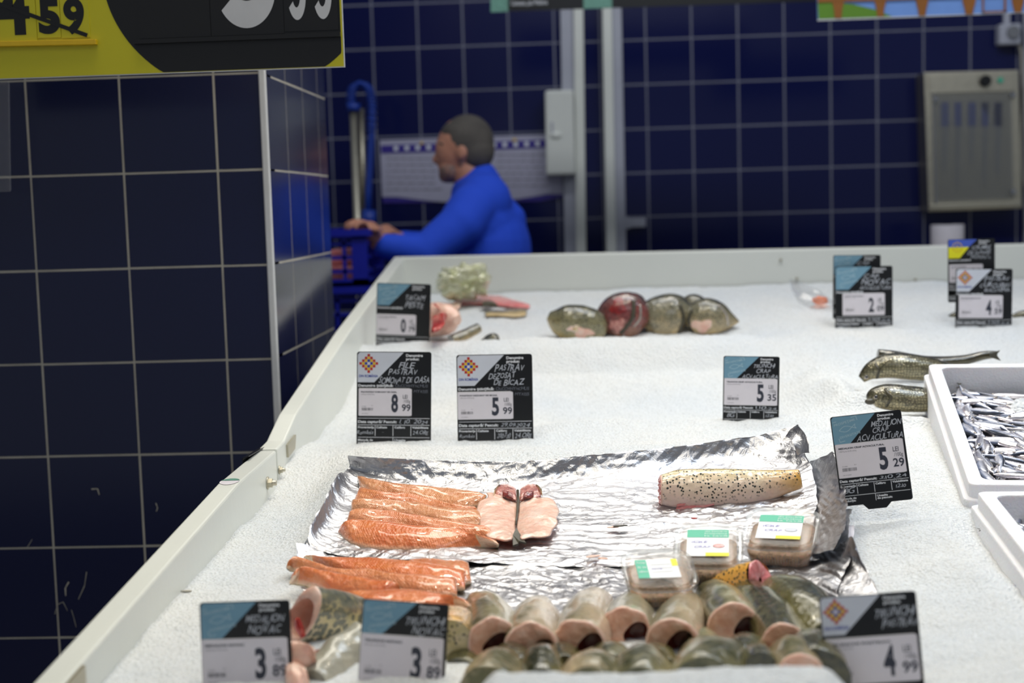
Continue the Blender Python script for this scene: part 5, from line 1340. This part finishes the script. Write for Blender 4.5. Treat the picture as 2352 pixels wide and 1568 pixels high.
def hand(w, dirn, s=1):
    """palm, four bent fingers of unequal length and a thumb, from the wrist"""
    w = Vector(w); dx = Vector(dirn).normalized(); up = Vector((0, 0, 1)); sd = dx.cross(up).normalized(); up = sd.cross(dx)
    out = [('c', w, w + dx * .045, .026 * s, .030 * s), ('c', w + dx * .03 + sd * .02, w + dx * .075 + sd * .024, .016, .014), ('c', w + dx * .03 - sd * .02, w + dx * .075 - sd * .024, .016, .014)]
    for k, (o_, l) in enumerate(((-.030, .82), (-.010, 1.0), (.010, .95), (.030, .75))):
        k0 = w + dx * .078 + sd * o_; k1 = k0 + dx * .034 * l - up * .010; k2 = k1 + dx * .018 * l - up * .024 * l; k3 = k2 - dx * .004 - up * .020 * l
        out += [('c', k0, k1, .0098, .009), ('c', k1, k2, .009, .008), ('c', k2, k3, .008, .007)]
    t0 = w + dx * .025 - sd * .026; t1 = t0 + dx * .03 - sd * .022 - up * .004; t2 = t1 + dx * .026 - up * .016
    out += [('c', t0, t1, .012, .0105), ('c', t1, t2, .0105, .009)]
    return out
prims += hand(H_(868, 548, -.30), H_(825, 506, -.36) - H_(868, 548, -.30), 1.1)
prims += hand(H_(908, 546, -.06), H_(862, 520, -.12) - H_(908, 546, -.06))
bodyo = remeshed(prims, 'body', 'skinh', .006, per, foot, 5, mats=['skinh'])
# eyes
for sg in (-1, 1):
    mb = MB(); mb.ball(H_(1018, 345, sg * .030) - foot, (.010, .011, .010), 'eye_ring', 12, 8); o = mb.build('eye', per)
    mb = MB(); mb.ball(H_(1014, 345, sg * .031) - foot, (.005, .006, .006), 'eye', 10, 6); mb.build('iris', o)
    mb = MB(); mb.tube([H_(1008, 332, sg * .018) - foot, H_(1010, 329, sg * .034) - foot, H_(1018, 332, sg * .050) - foot], .005, 'stubble', 6); mb.build('eyebrow', per)
# hair cap: covers crown and back, leaves the face
hair = [('e', H_(1050, 302), (.062, .064, .042), (0, -.3, 0)), ('e', H_(1074, 325), (.094, .080, .096), (0, 0, 0)), ('e', H_(1090, 345), (.072, .076, .078), (0, 0, 0)), ('e', H_(1098, 368), (.042, .058, .040), (0, 0, 0))]
remeshed(hair, 'hair', 'stubble', .006, per, foot, 4)
t = NT('grey_stubble'); t.set(Base_Color=t.mix(t.fr(t.noise(t.obj(), 130, 3), .35, .6), lin((176, 128, 108)), lin((112, 100, 94))), Roughness=.7); M['beard'] = t.m
remeshed([('e', H_(1037, 388), (.046, .0525, .050), (0, .2, 0)), ('c', H_(1025, 403), H_(1060, 394), .0275, .0365), ('c', H_(1060, 380, -.045), H_(1060, 360, -.062), .012, .010)], 'beard', 'beard', .006, per, foot, 4)
# jacket
J = [('c', H_(1105, 425), H_(1108, 450), .075, .10),
     ('e', H_(1088, 424), (.092, .088, .052), (0, -.55, 0)), ('e', H_(1096, 410), (.074, .080, .045), (0, -.55, 0)), ('c', H_(1115, 445), H_(1145, 510), .06, .10),
     ('e', H_(1106, 525), (.140, .20, .15), (0, .45, 0)), ('e', H_(1128, 575), (.145, .20, .18), (0, 0, 0)), ('e', H_(1085, 560), (.13, .18, .20), (0, 0, 0)),
     ('c', H_(1112, 620), (foot.x, foot.y, 1.0), .165, .165), ('c', (foot.x, foot.y - .06, 1.25), (foot.x, foot.y - .06, .92), .15, .15), ('c', (foot.x, foot.y + .06, 1.25), (foot.x, foot.y + .06, .92), .15, .15),
     ('c', H_(1085, 478, -.15), H_(1060, 515, -.20), .085, .08), ('c', H_(1060, 515, -.20), H_(975, 580, -.27), .078, .062), ('c', H_(975, 580, -.27), H_(888, 566, -.30), .060, .044),
     ('c', H_(1090, 470, .16), H_(1050, 520, .14), .085, .075), ('c', H_(1050, 520, .14), H_(985, 565, .08), .07, .055), ('c', H_(985, 565, .08), H_(925, 556, -.02), .052, .042),
     ('c', H_(1110, 462, -.08), H_(1110, 462, .08), .10, .10)]
remeshed(J, 'jacket', 'jacket', .008, per, foot, 6)
Tr = [('c', (foot.x, foot.y - .09, .95), (foot.x - .03, foot.y - .10, .50), .10, .075), ('c', (foot.x - .03, foot.y - .10, .5), (foot.x, foot.y - .10, .10), .072, .058),
      ('c', (foot.x, foot.y + .09, .95), (foot.x - .03, foot.y + .10, .50), .10, .075), ('c', (foot.x - .03, foot.y + .10, .5), (foot.x, foot.y + .10, .10), .072, .058), ('c', (foot.x, foot.y - .04, 1.0), (foot.x, foot.y + .04, 1.0), .14, .14)]
remeshed(Tr, 'trousers', 'trousers', .010, per, foot, 4)
for sg in (-1, 1):
    mb = MB(); mb.ball((-.05, sg * .10, .045), (.14, .048, .045), 'shoe', 18, 10); mb.build('shoe', per)

# poster
def wallq(px, py, dd=.0): return atY(px, py, WY - .004 - dd)
c = wallq(1080, 390); root = thing('wall_poster', 'wide paper timetable poster with purple header strip and curved purple foot, behind the man', 'poster', c)
def wp(mb, pts, m, dd, th=.003):
    P = [wallq(x, y, dd) - c for x, y in pts]; n = len(P); b = len(mb.v); mb.v += P + [p - Vector((0, th, 0)) for p in P]
    A = Vector((0, 0, 0))
    for i in range(n): A += P[i].cross(P[(i + 1) % n])
    f = 1 if A.y < 0 else -1
    mb.face([b + n + i for i in range(n)][::f], m); mb.face([b + i for i in range(n)][::-f], m)
    for i in range(n): mb.face([b + i, b + (i + 1) % n, b + n + (i + 1) % n, b + n + i], m)
mb = MB(); arc = [(lerp(1293, 878, t), lerp(447, 455, t) + 22 * math.sin(math.pi * t)) for t in np.linspace(0, 1, 13)]
wp(mb, [(872, 322), (1285, 308), (1294, 452), (1240, 462), (880, 466)], 'purple', 0); mb.build('purple_backing', root)
mb = MB(); wp(mb, [(872, 322), (1285, 308), (1293, 446)] + [(x, y - 8) for x, y in arc[1:-1]] + [(878, 452)], 'poster', .004); mb.build('paper_sheet', root)
mb = MB(); wp(mb, [(875, 334), (1000, 330), (1001, 348), (876, 352)], 'purple', .008); wp(mb, [(1128, 326), (1255, 321), (1256, 338), (1129, 343)], 'purple', .008)
wp(mb, [(1000, 330), (1128, 326), (1129, 343), (1001, 348)], 'purple', .008)
for x in range(905, 1255, 25): y = 341 - (x - 900) * .034; wp(mb, [(x, y - 5), (x + 9, y - 5), (x + 9, y + 5), (x, y + 5)], 'white_ink', .0115, .001)
mb.build('header_strip', root)
mb = MB()
rr = random.Random(3)
for k in range(6):
    for x0 in (888, 1140):
        y = 364 + k * 14 - (x0 - 880) * .034; x = x0
        while x < x0 + 108:
            w = rr.uniform(6, 22); wp(mb, [(x, y), (x + w, y - w * .034), (x + w, y + 2.4 - w * .034), (x, y + 2.4)], 'grey_ink', .008, .0006); x += w + 4
mb.build('text_lines', root)
mb = MB(); wp(mb, [(965, 326), (972, 326), (972, 334), (965, 334)], 'yel_ink', .008)
mb.build('tape_dot', root); mb = MB(); wp(mb, [(1178, 318), (1186, 318), (1186, 326), (1178, 326)], 'yel_ink', .008); mb.build('tape_dot', root)
# trunking
def strut(label, xs_top, xs_bot, y0, y1, th, m, name='cable_trunking', cat='trunking', ytop=-120, ybot=900):
    a = [wallq(xs_top[0], ytop), wallq(xs_top[1], ytop)]; b = [wallq(xs_bot[0], ybot), wallq(xs_bot[1], ybot)]
    c = a[0].copy(); mb = MB()
    bot = [b[0], b[1], b[1] + Vector((0, -th, 0)), b[0] + Vector((0, -th, 0))]; top = [a[0], a[1], a[1] + Vector((0, -th, 0)), a[0] + Vector((0, -th, 0))]
    mb.hexa([p - c for p in bot[::-1]], [p - c for p in top[::-1]], m); o = mb.build(name, bevel=.004); o.location = c
    return tag(o, label, cat)
strut('grey lavender flat trunking running down the back wall behind the white box', (1284, 1316), (1303, 1331), 0, 0, .03, 'off_white')
strut('narrow white pipe trunking beside the grey one on the back wall', (1316, 1338), (1327, 1350), 0, 0, .06, 'white_plastic')
strut('broad white trunking, rightmost of the vertical strips on the back wall', (1380, 1402), (1398, 1420), 0, 0, .09, 'white_plastic')
strut('grey side channel attached right of the broad white trunking', (1402, 1424), (1420, 1444), 0, 0, .05, 'off_white')
c = wallq(1287, 308); root = thing('wall_box', 'white metal dispenser box mounted on the vertical trunking', 'wall box', c)
mb = MB(); P = [wallq(x, y) - c for x, y in ((1256, 404), (1322, 402), (1318, 211), (1253, 213))]
mb.hexa([P[0] - Vector((0, .14, 0)), P[1] - Vector((0, .14, 0)), P[1], P[0]], [P[3] - Vector((0, .14, 0)), P[2] - Vector((0, .14, 0)), P[2], P[3]], 'white_plastic'); mb.build('housing', root, bevel=.012)
mb = MB(); q = wallq(1278, 314) - c - Vector((0, .14, 0)); mb.ball(q, (.028, .012, .016), 'white_plastic', 16, 8); mb.build('lock_knob', root)
mb = MB(); q = wallq(1270, 300) - c - Vector((0, .14, 0)); mb.box(q - Vector((.004, .006, .03)), q + Vector((.004, 0, .03)), 'off_white'); mb.build('latch', root)
c = wallq(1462, 511); mb = MB(); mb.box((-.05, -.03, -.02), (.04, 0, .02), 'off_white'); mb.box((-.05, -.05, -.025), (-.03, 0, .025), 'off_white'); o = mb.build('wall_bracket', bevel=.003); o.location = c; tag(o, 'small grey bracket on the tiles right of the broad trunking', 'bracket')
# spray tap
c = atY(815, 420, 5.9)
root = thing('spray_tap', 'steel standpipe with a blue spray hose arching over its top, behind the crates', 'spray tap', (c.x, 5.9, 0))
o0 = Vector((c.x, 5.9, 0)); g = lambda x, y, d=5.9: atY(x, y, d) - o0
mb = MB(); mb.cyl((0, 0, 0), g(812, 245), .017, 'steel', 14); mb.cyl((0, 0, 0), (0, 0, .02), .05, 'steel', 16)
mb.build('standpipe', root)
mb = MB(); mb.cyl(g(830, 250, 5.92), g(838, 560, 5.92), .012, 'steel', 12); mb.build('riser', root)
mb = MB(); mb.cyl(g(812, 255), g(812, 238), .026, 'hose', 14, .030); mb.build('collar', root)
arcp = [g(808, 245), g(806, 220), g(812, 200), g(826, 192), g(840, 196), g(850, 212), g(855, 245), g(854, 300), g(850, 370), g(846, 440), g(845, 490)]
mb = MB(); mb.tube(arcp, .014, 'hose', 10); hs = mb.build('hose', root)
P = resample([tuple(p) for p in arcp[:8]], 260); mb = MB()
sp = [Vector(P[i]) + Vector((math.cos(i * .75) * .018, math.sin(i * .75) * .018, 0)) for i in range(260)]
mb.tube(sp, .0035, 'hose', 5); mb.build('coil_spring', hs)
mb = MB(); mb.cyl(g(848, 482), g(846, 520), .028, 'hose', 14, .034); mb.build('spray_head', root)
# steel cabinet
c = wallq(2236, 325); root = thing('steel_cabinet', 'steel knife cabinet with a clear door and black knob on the back wall', 'wall cabinet', c)
D = .16
def cq(x, y, d): return atY(x, y, WY - d) - c
P = [(2133, 486), (2348, 478), (2340, 160), (2122, 166)]
mb = MB(); f = [cq(x, y, D) for x, y in P]; bk = [Vector((p.x, -.002, p.z)) for p in f]
fx = [f[0], f[1], f[2], f[3]]
mb.hexa([f[0], f[1], bk[1], bk[0]], [f[3], f[2], bk[2], bk[3]], 'steel'); mb.build('housing', root, bevel=.005)
def slab(px, d0, d1, m, name, par=root, bevel=.003):
    mb = MB(); a = [cq(x, y, d0) for x, y in px]; b = [p + Vector((0, d0 - d1, 0)) for p in a]
    mb.hexa([b[0], b[1], a[1], a[0]], [b[3], b[2], a[2], a[3]], m); return mb.build(name, par, bevel=bevel)
slab([(2136, 482), (2345, 474), (2342, 462), (2136, 469)], D, D + .008, 'steel', 'door_frame'); slab([(2134, 216), (2330, 210), (2328, 166), (2132, 172)], D, D + .006, 'steel', 'control_panel')
slab([(2150, 462), (2328, 456), (2322, 212), (2144, 216)], D + .004, D + .012, 'door_reflection', 'clear_door')
dr = slab([(2146, 468), (2150, 468), (2144, 216), (2140, 216)], D, D + .014, 'chrome', 'door_edge', bevel=.001)
for x, w, yb in ((2170, 9, 400), (2200, 8, 440), (2232, 9, 380), (2262, 8, 430), (2292, 9, 410)):
    n_ = thing('knife', 'blue handled knife hanging inside the steel cabinet', 'knife', c + cq(x, 300, D + .002), 'knives inside the cabinet'); n0 = cq(x, 300, D + .002)
    mb = MB(); a = [cq(x - w, 290, D + .001), cq(x + w, 290, D + .001), cq(x + w, 235, D + .001), cq(x - w, 235, D + .001)]
    a = [p - n0 for p in a]; mb.hexa([p - Vector((0, .003, 0)) for p in a], a, 'hose'); mb.build('handle', n_)
    mb = MB(); a = [cq(x - w * .6, yb - 15, D + .001) - n0, cq(x, yb, D + .001) - n0, cq(x + w * .8, 292, D + .001) - n0, cq(x - w * .6, 292, D + .001) - n0]; mb.hexa([p - Vector((0, .0015, 0)) for p in a], a, 'chrome'); mb.build('blade', n_)
q = cq(2262, 186, D + .006); mb = MB(); mb.cyl(q, q - Vector((0, .025, 0)), .026, 'black', 20, .022); mb.build('knob', root)
q = cq(2297, 184, D + .006); mb = MB(); mb.cyl(q, q - Vector((0, .010, 0)), .012, 'green_lab', 14); mb.build('green_button', root)
for x, y in ((2148, 228), (2325, 218), (2326, 440)):
    q = cq(x, y, D + .010); mb = MB(); mb.cyl(q, q - Vector((0, .012, 0)), .012, 'chrome', 12); mb.build('hinge_bolt', root)
# socket, cable, conduit
c = wallq(2310, 82); root = thing('wall_socket', 'grey plastic socket box above the steel cabinet', 'socket', c)
mb = MB(); mb.box((-.046, -.07, -.044), (.046, 0, .044), 'off_white'); mb.build('housing', root, bevel=.008)
mb = MB(); mb.cyl((.008, -.07, .006), (.008, -.09, .006), .026, 'chrome', 18); mb.build('plug', root)
mb = MB(); mb.box((-.014, -.022, .044), (.012, 0, .5), 'off_white'); o = mb.build('cable_duct'); o.location = c; tag(o, 'short vertical duct above the grey socket', 'trunking')
pts = [wallq(2330, 92, .06), wallq(2344, 110, .04), wallq(2347, 150, .03), wallq(2350, 230, .03), wallq(2346, 330, .03), wallq(2352, 420, .03), wallq(2365, 450, .03)]
mb = MB(); mb.tube(resample([tuple(p) for p in pts], 30), .006, 'grout', 8); tag(mb.build('power_cable'), 'beige power cable hanging beside the steel cabinet', 'cable')
strut('grey conduit at the far right edge of the back wall', (2346, 2380), (2350, 2384), 0, 0, .04, 'off_white')
q = atY(2176, 545, 5.9); mb = MB(); mb.cyl((0, 0, 0), (0, 0, .16), .066, 'paper', 28); mb.cyl((0, 0, .1605), (0, 0, .161), .02, 'grey_ink', 16)
o = mb.build('paper_roll', bevel=.006); o.location = (q.x, 5.9, atY(2176, 516, 5.9).z - .16); zsh = o.location.z; tag(o, 'white paper towel roll standing behind the back board', 'paper roll')
root = thing('work_table', 'steel work table behind the counter carrying the paper roll', 'table', (q.x, 5.95, 0))
mb = MB(); mb.box((-.5, -.3, zsh - .04), (.5, .3, zsh - .0005), 'steel'); mb.build('table_top', root)
for sx in (-.46, .46):
    for sy in (-.26, .26): mb = MB(); mb.cyl((sx, sy, 0), (sx, sy, zsh - .04), .02, 'steel', 10); mb.build('leg', root)
# hanging signs at the top
c = atY(1500, 0, 5.2)
root = thing('hanging_sign', 'black hanging sign with mint green patterned squares, cut by the top of the photo', 'sign', c)
def sq(x, y, d=5.2): return atY(x, y, d) - c
def sp_(pts, m, d, name, par=root, th=.006):
    mb = MB(); P = [sq(x, y, d) for x, y in pts]; mb.hexa([P[0], P[1], P[1] + Vector((0, th, 0)), P[0] + Vector((0, th, 0))], [P[3], P[2], P[2] + Vector((0, th, 0)), P[3] + Vector((0, th, 0))], m); return mb.build(name, par)
sp_([(1127, 27), (1885, 3), (1885, -130), (1127, -110)], 'black', 5.2, 'board')
for x0, x1, yy in ((1127, 1167, 28), (1340, 1406, 20)): sp_([(x0, yy), (x1, yy - (x1 - x0) * .035), (x1, -60), (x0, -58)], 'green_pat', 5.195, 'green_square', th=.004)
mb = MB(); mb.text('Comuna, jud. Prahova', 0, .13, 0, .018, 'white_ink'); mb.xf(Matrix.Translation(sq(1174, 7, 5.194)) @ Matrix.Rotation(math.pi / 2, 4, 'X')); mb.build('lettering', root)
for x in (1200, 1800): mb = MB(); mb.cyl(sq(x, -100, 5.2) + Vector((0, .003, 0)), sq(x, -600, 5.2) + Vector((0, .003, 0)), .003, 'steel', 6); mb.build('hanging_wire', root)
c = atY(2100, 0, 4.6)
root = thing('picture_banner', 'hanging picture banner showing a brown balustrade, blue sky and green hill', 'banner', c)
sq = lambda x, y, d=4.6: atY(x, y, d) - c
t_ = pm('banner_sky', (112, 150, 214), .4); M['bsky'] = t_; M['bgreen'] = pm('banner_green', (92, 136, 36), .4); M['bbrown'] = pm('banner_brown', (158, 98, 36), .4, var=(12, .25))
sp_([(1878, 47), (2400, 27), (2400, -150), (1874, -130)], 'bsky', 4.6, 'panel', root)
sp_([(1878, 47.5), (2400, 27.5), (2400, 26), (1878, 44.5)], 'sign_edge', 4.597, 'bottom_edge', root, .010)
mb = MB(); P = [sq(x, y, 4.597) for x, y in ((1880, 44), (2050, 38), (2010, 22), (1960, 10), (1900, 4), (1878, 5))]; mb.poly(P, 'bgreen'); o = mb.build('hill', root)
for x, w, y1 in ((1925, 14, 42), (2022, 13, 38), (2118, 14, 36), (2226, 15, 33), (2338, 14, 28)):
    mb = MB(); A_ = [(x - w * .55, y1), (x + w * .55, y1), (x + w * .7, 20), (x + w, 4), (x + w, -80), (x - w, -80), (x - w, 4), (x - w * .7, 20)]
    P = [sq(a_, b_, 4.595) for a_, b_ in A_]; mb.poly(P, 'bbrown'); mb.build('baluster', root)
mb = MB(); P = [sq(a_, b_, 4.594) for a_, b_ in ((1878, 6), (2400, -12), (2400, -24), (1878, -6))]; mb.poly(P, 'bbrown'); mb.build('rail', root)
for a_ in (((2256, 30), (2312, 28), (2312, 24), (2256, 26)), ((2256, 30), (2260, 30), (2260, -10), (2256, -10)), ((2306, 28), (2311, 28), (2311, -10), (2306, -10))):
    mb = MB(); mb.poly([sq(x, y, 4.593) for x, y in a_], 'bbrown'); mb.build('rail', root)
for x in (1950, 2300): mb = MB(); mb.cyl(sq(x, -120, 4.6) + Vector((0, .003, 0)), sq(x, -600, 4.6) + Vector((0, .003, 0)), .003, 'steel', 6); mb.build('hanging_wire', root)

# ================================================================ YELLOW PRICE SIGN
SD = 2.62
BRc = atY(792, 154, SD); BLc = atY(0, 182.5, SD)
ex = (BRc - BLc).normalized(); ez_ = Vector((0, -1, 0)); ey = (Vector((.012, 0, 1)) - ex * ex.dot(Vector((.012, 0, 1)))).normalized()
n_ = ex.cross(ey).normalized()
root = thing('price_sign', 'large hanging yellow and black price sign with a crossed out old price', 'sign', BRc)
u = SD / F                                           # metres per pixel
R = Matrix((ex, ey, n_)).transposed().to_4x4() @ Matrix.Scale(u, 4)   # local unit = one photo pixel, x right, y up, origin bottom right
def sg(mb, name, par=root, **k): mb.xf(R); return mb.build(name, par, **k)
mb = MB(); slabpoly(mb, [(-1100, 0), (0, 0), (0, 520), (-1100, 520)], -6, 0, 'sign_edge'); sg(mb, 'board')
cx, cy, rad = -215, 215, 330
def circ(a0, a1, n=60): return [(cx + rad * math.cos(t), cy + rad * math.sin(t)) for t in np.linspace(a0, a1, n)]
mb = MB(); slabpoly(mb, [(-1098, 2), (-2, 2), (-2, 518), (-1098, 518)], 0, .6, 'sign_yellow'); sg(mb, 'yellow_face')
# black disc clipped to the board
pts = []
for x, y in [(cx + 1.0 * rad * math.cos(t) * 1.0, cy + rad * .98 * math.sin(t)) for t in np.linspace(0, 2 * math.pi, 140, endpoint=False)]:
    pts.append((min(x, -6), min(max(y, 3), 515)))
cx, cy, rad = -232, 235, 320
pts = [(min(cx + 318 * math.cos(t), -6), min(max(cy + 288 * math.sin(t), 3), 515)) for t in np.linspace(0, 2 * math.pi, 160, endpoint=False)]
mb = MB(); slabpoly(mb, pts, .6, 1.4, 'sign_black'); sg(mb, 'black_disc')
mb = MB(); slabpoly(mb, [(-482, 68), (-6, 68), (-6, 78), (-482, 78)], 1.4, 12, 'sign_black'); sg(mb, 'black_ledge')
mb = MB(); slabpoly(mb, [(-1098, 78), (-568, 70), (-568, 82), (-1098, 90)], .6, 13, 'ledge_yellow'); sg(mb, 'yellow_ledge', bevel=.001)
for x0, x1, y0 in ((-470, -304, 80), (-302, -135, 80), (-133, -10, 84)):
    mb = MB(); slabpoly(mb, [(x0, y0), (x1, y0), (x1, y0 + 330), (x0, y0 + 330)], 1.4, 3.4, 'sign_black'); sg(mb, 'number_card')
for x0, x1, y0 in ((-800, -708, 84), (-706, -652, 90), (-650, -584, 88)):
    mb = MB(); slabpoly(mb, [(x0, y0), (x1, y0), (x1, y0 + 130), (x0, y0 + 130)], .6, 3, 'sign_yellow'); sg(mb, 'number_card')
def arc(mb, c, ro, ri, ci, a0, a1, m, z, n=40):
    O, I = [], []
    for k in range(n + 1):
        t = math.radians(lerp(a0, a1, k / n)); O.append((c[0] + ro[0] * math.cos(t), c[1] + ro[1] * math.sin(t), z)); I.append((ci[0] + ri[0] * math.cos(t), ci[1] + ri[1] * math.sin(t), z))
    for k in range(n): mb.poly([O[k], O[k + 1], I[k + 1], I[k]], m)
mb = MB(); arc(mb, (-219, 183), (68, 88), (32, 34), (-217, 190), 212, 440, 'sign_edge', 4); arc(mb, (-222, 325), (62, 75), (28, 32), (-222, 325), -75, 160, 'sign_edge', 4)
sg(mb, 'price_digit')
for xc in (-103, -44):
    mb = MB(); arc(mb, (xc, 165), (21, 56), (9, 28), (xc - 1, 165), 210, 360, 'sign_edge', 4); mb.poly([(xc + 8, 165, 4), (xc + 21, 165, 4), (xc + 21, 215, 4), (xc + 8, 215, 4)], 'sign_edge')
    arc(mb, (xc, 215), (21, 34), (8, 18), (xc, 215), 0, 360, 'sign_edge', 4.05); sg(mb, 'price_digit')
for t_, x0, x1, yc, h in (('4', -800, -722, 164, 116), ('5', -702, -652, 141, 74), ('9', -643, -595, 139, 74)):
    mb = MB(); mb.text(t_, x0, x1, yc, h, 'sign_black', 3.6, bold=.045); sg(mb, 'price_digit')
mb = MB(); line(mb, -810, 178, -590, 92, 9, 'sign_black', 5); sg(mb, 'strike_line')
for x in (-700, -120):
    mb = MB(); mb.cyl((x, 510, -3), (x, 1100, -3), 3, 'steel', 8); sg(mb, 'hanging_rod')
# acrylic holder
mb = MB(); P = [atY(-300, 187, 2.93), atY(18, 187, 2.93), atY(22, 440, 2.93), atY(-300, 446, 2.93)]; c = P[0].copy(); P = [p - c for p in P]
mb.hexa([P[3], P[2], P[2] + Vector((0, .012, 0)), P[3] + Vector((0, .012, 0))], [P[0], P[1], P[1] + Vector((0, .012, 0)), P[0] + Vector((0, .012, 0))], 'film')
root = thing('acrylic_holder', 'clear acrylic leaflet holder hanging at the left edge below the yellow sign', 'holder', c); mb.build('pocket', root, bevel=.004)
for n2 in ('clear',): pass
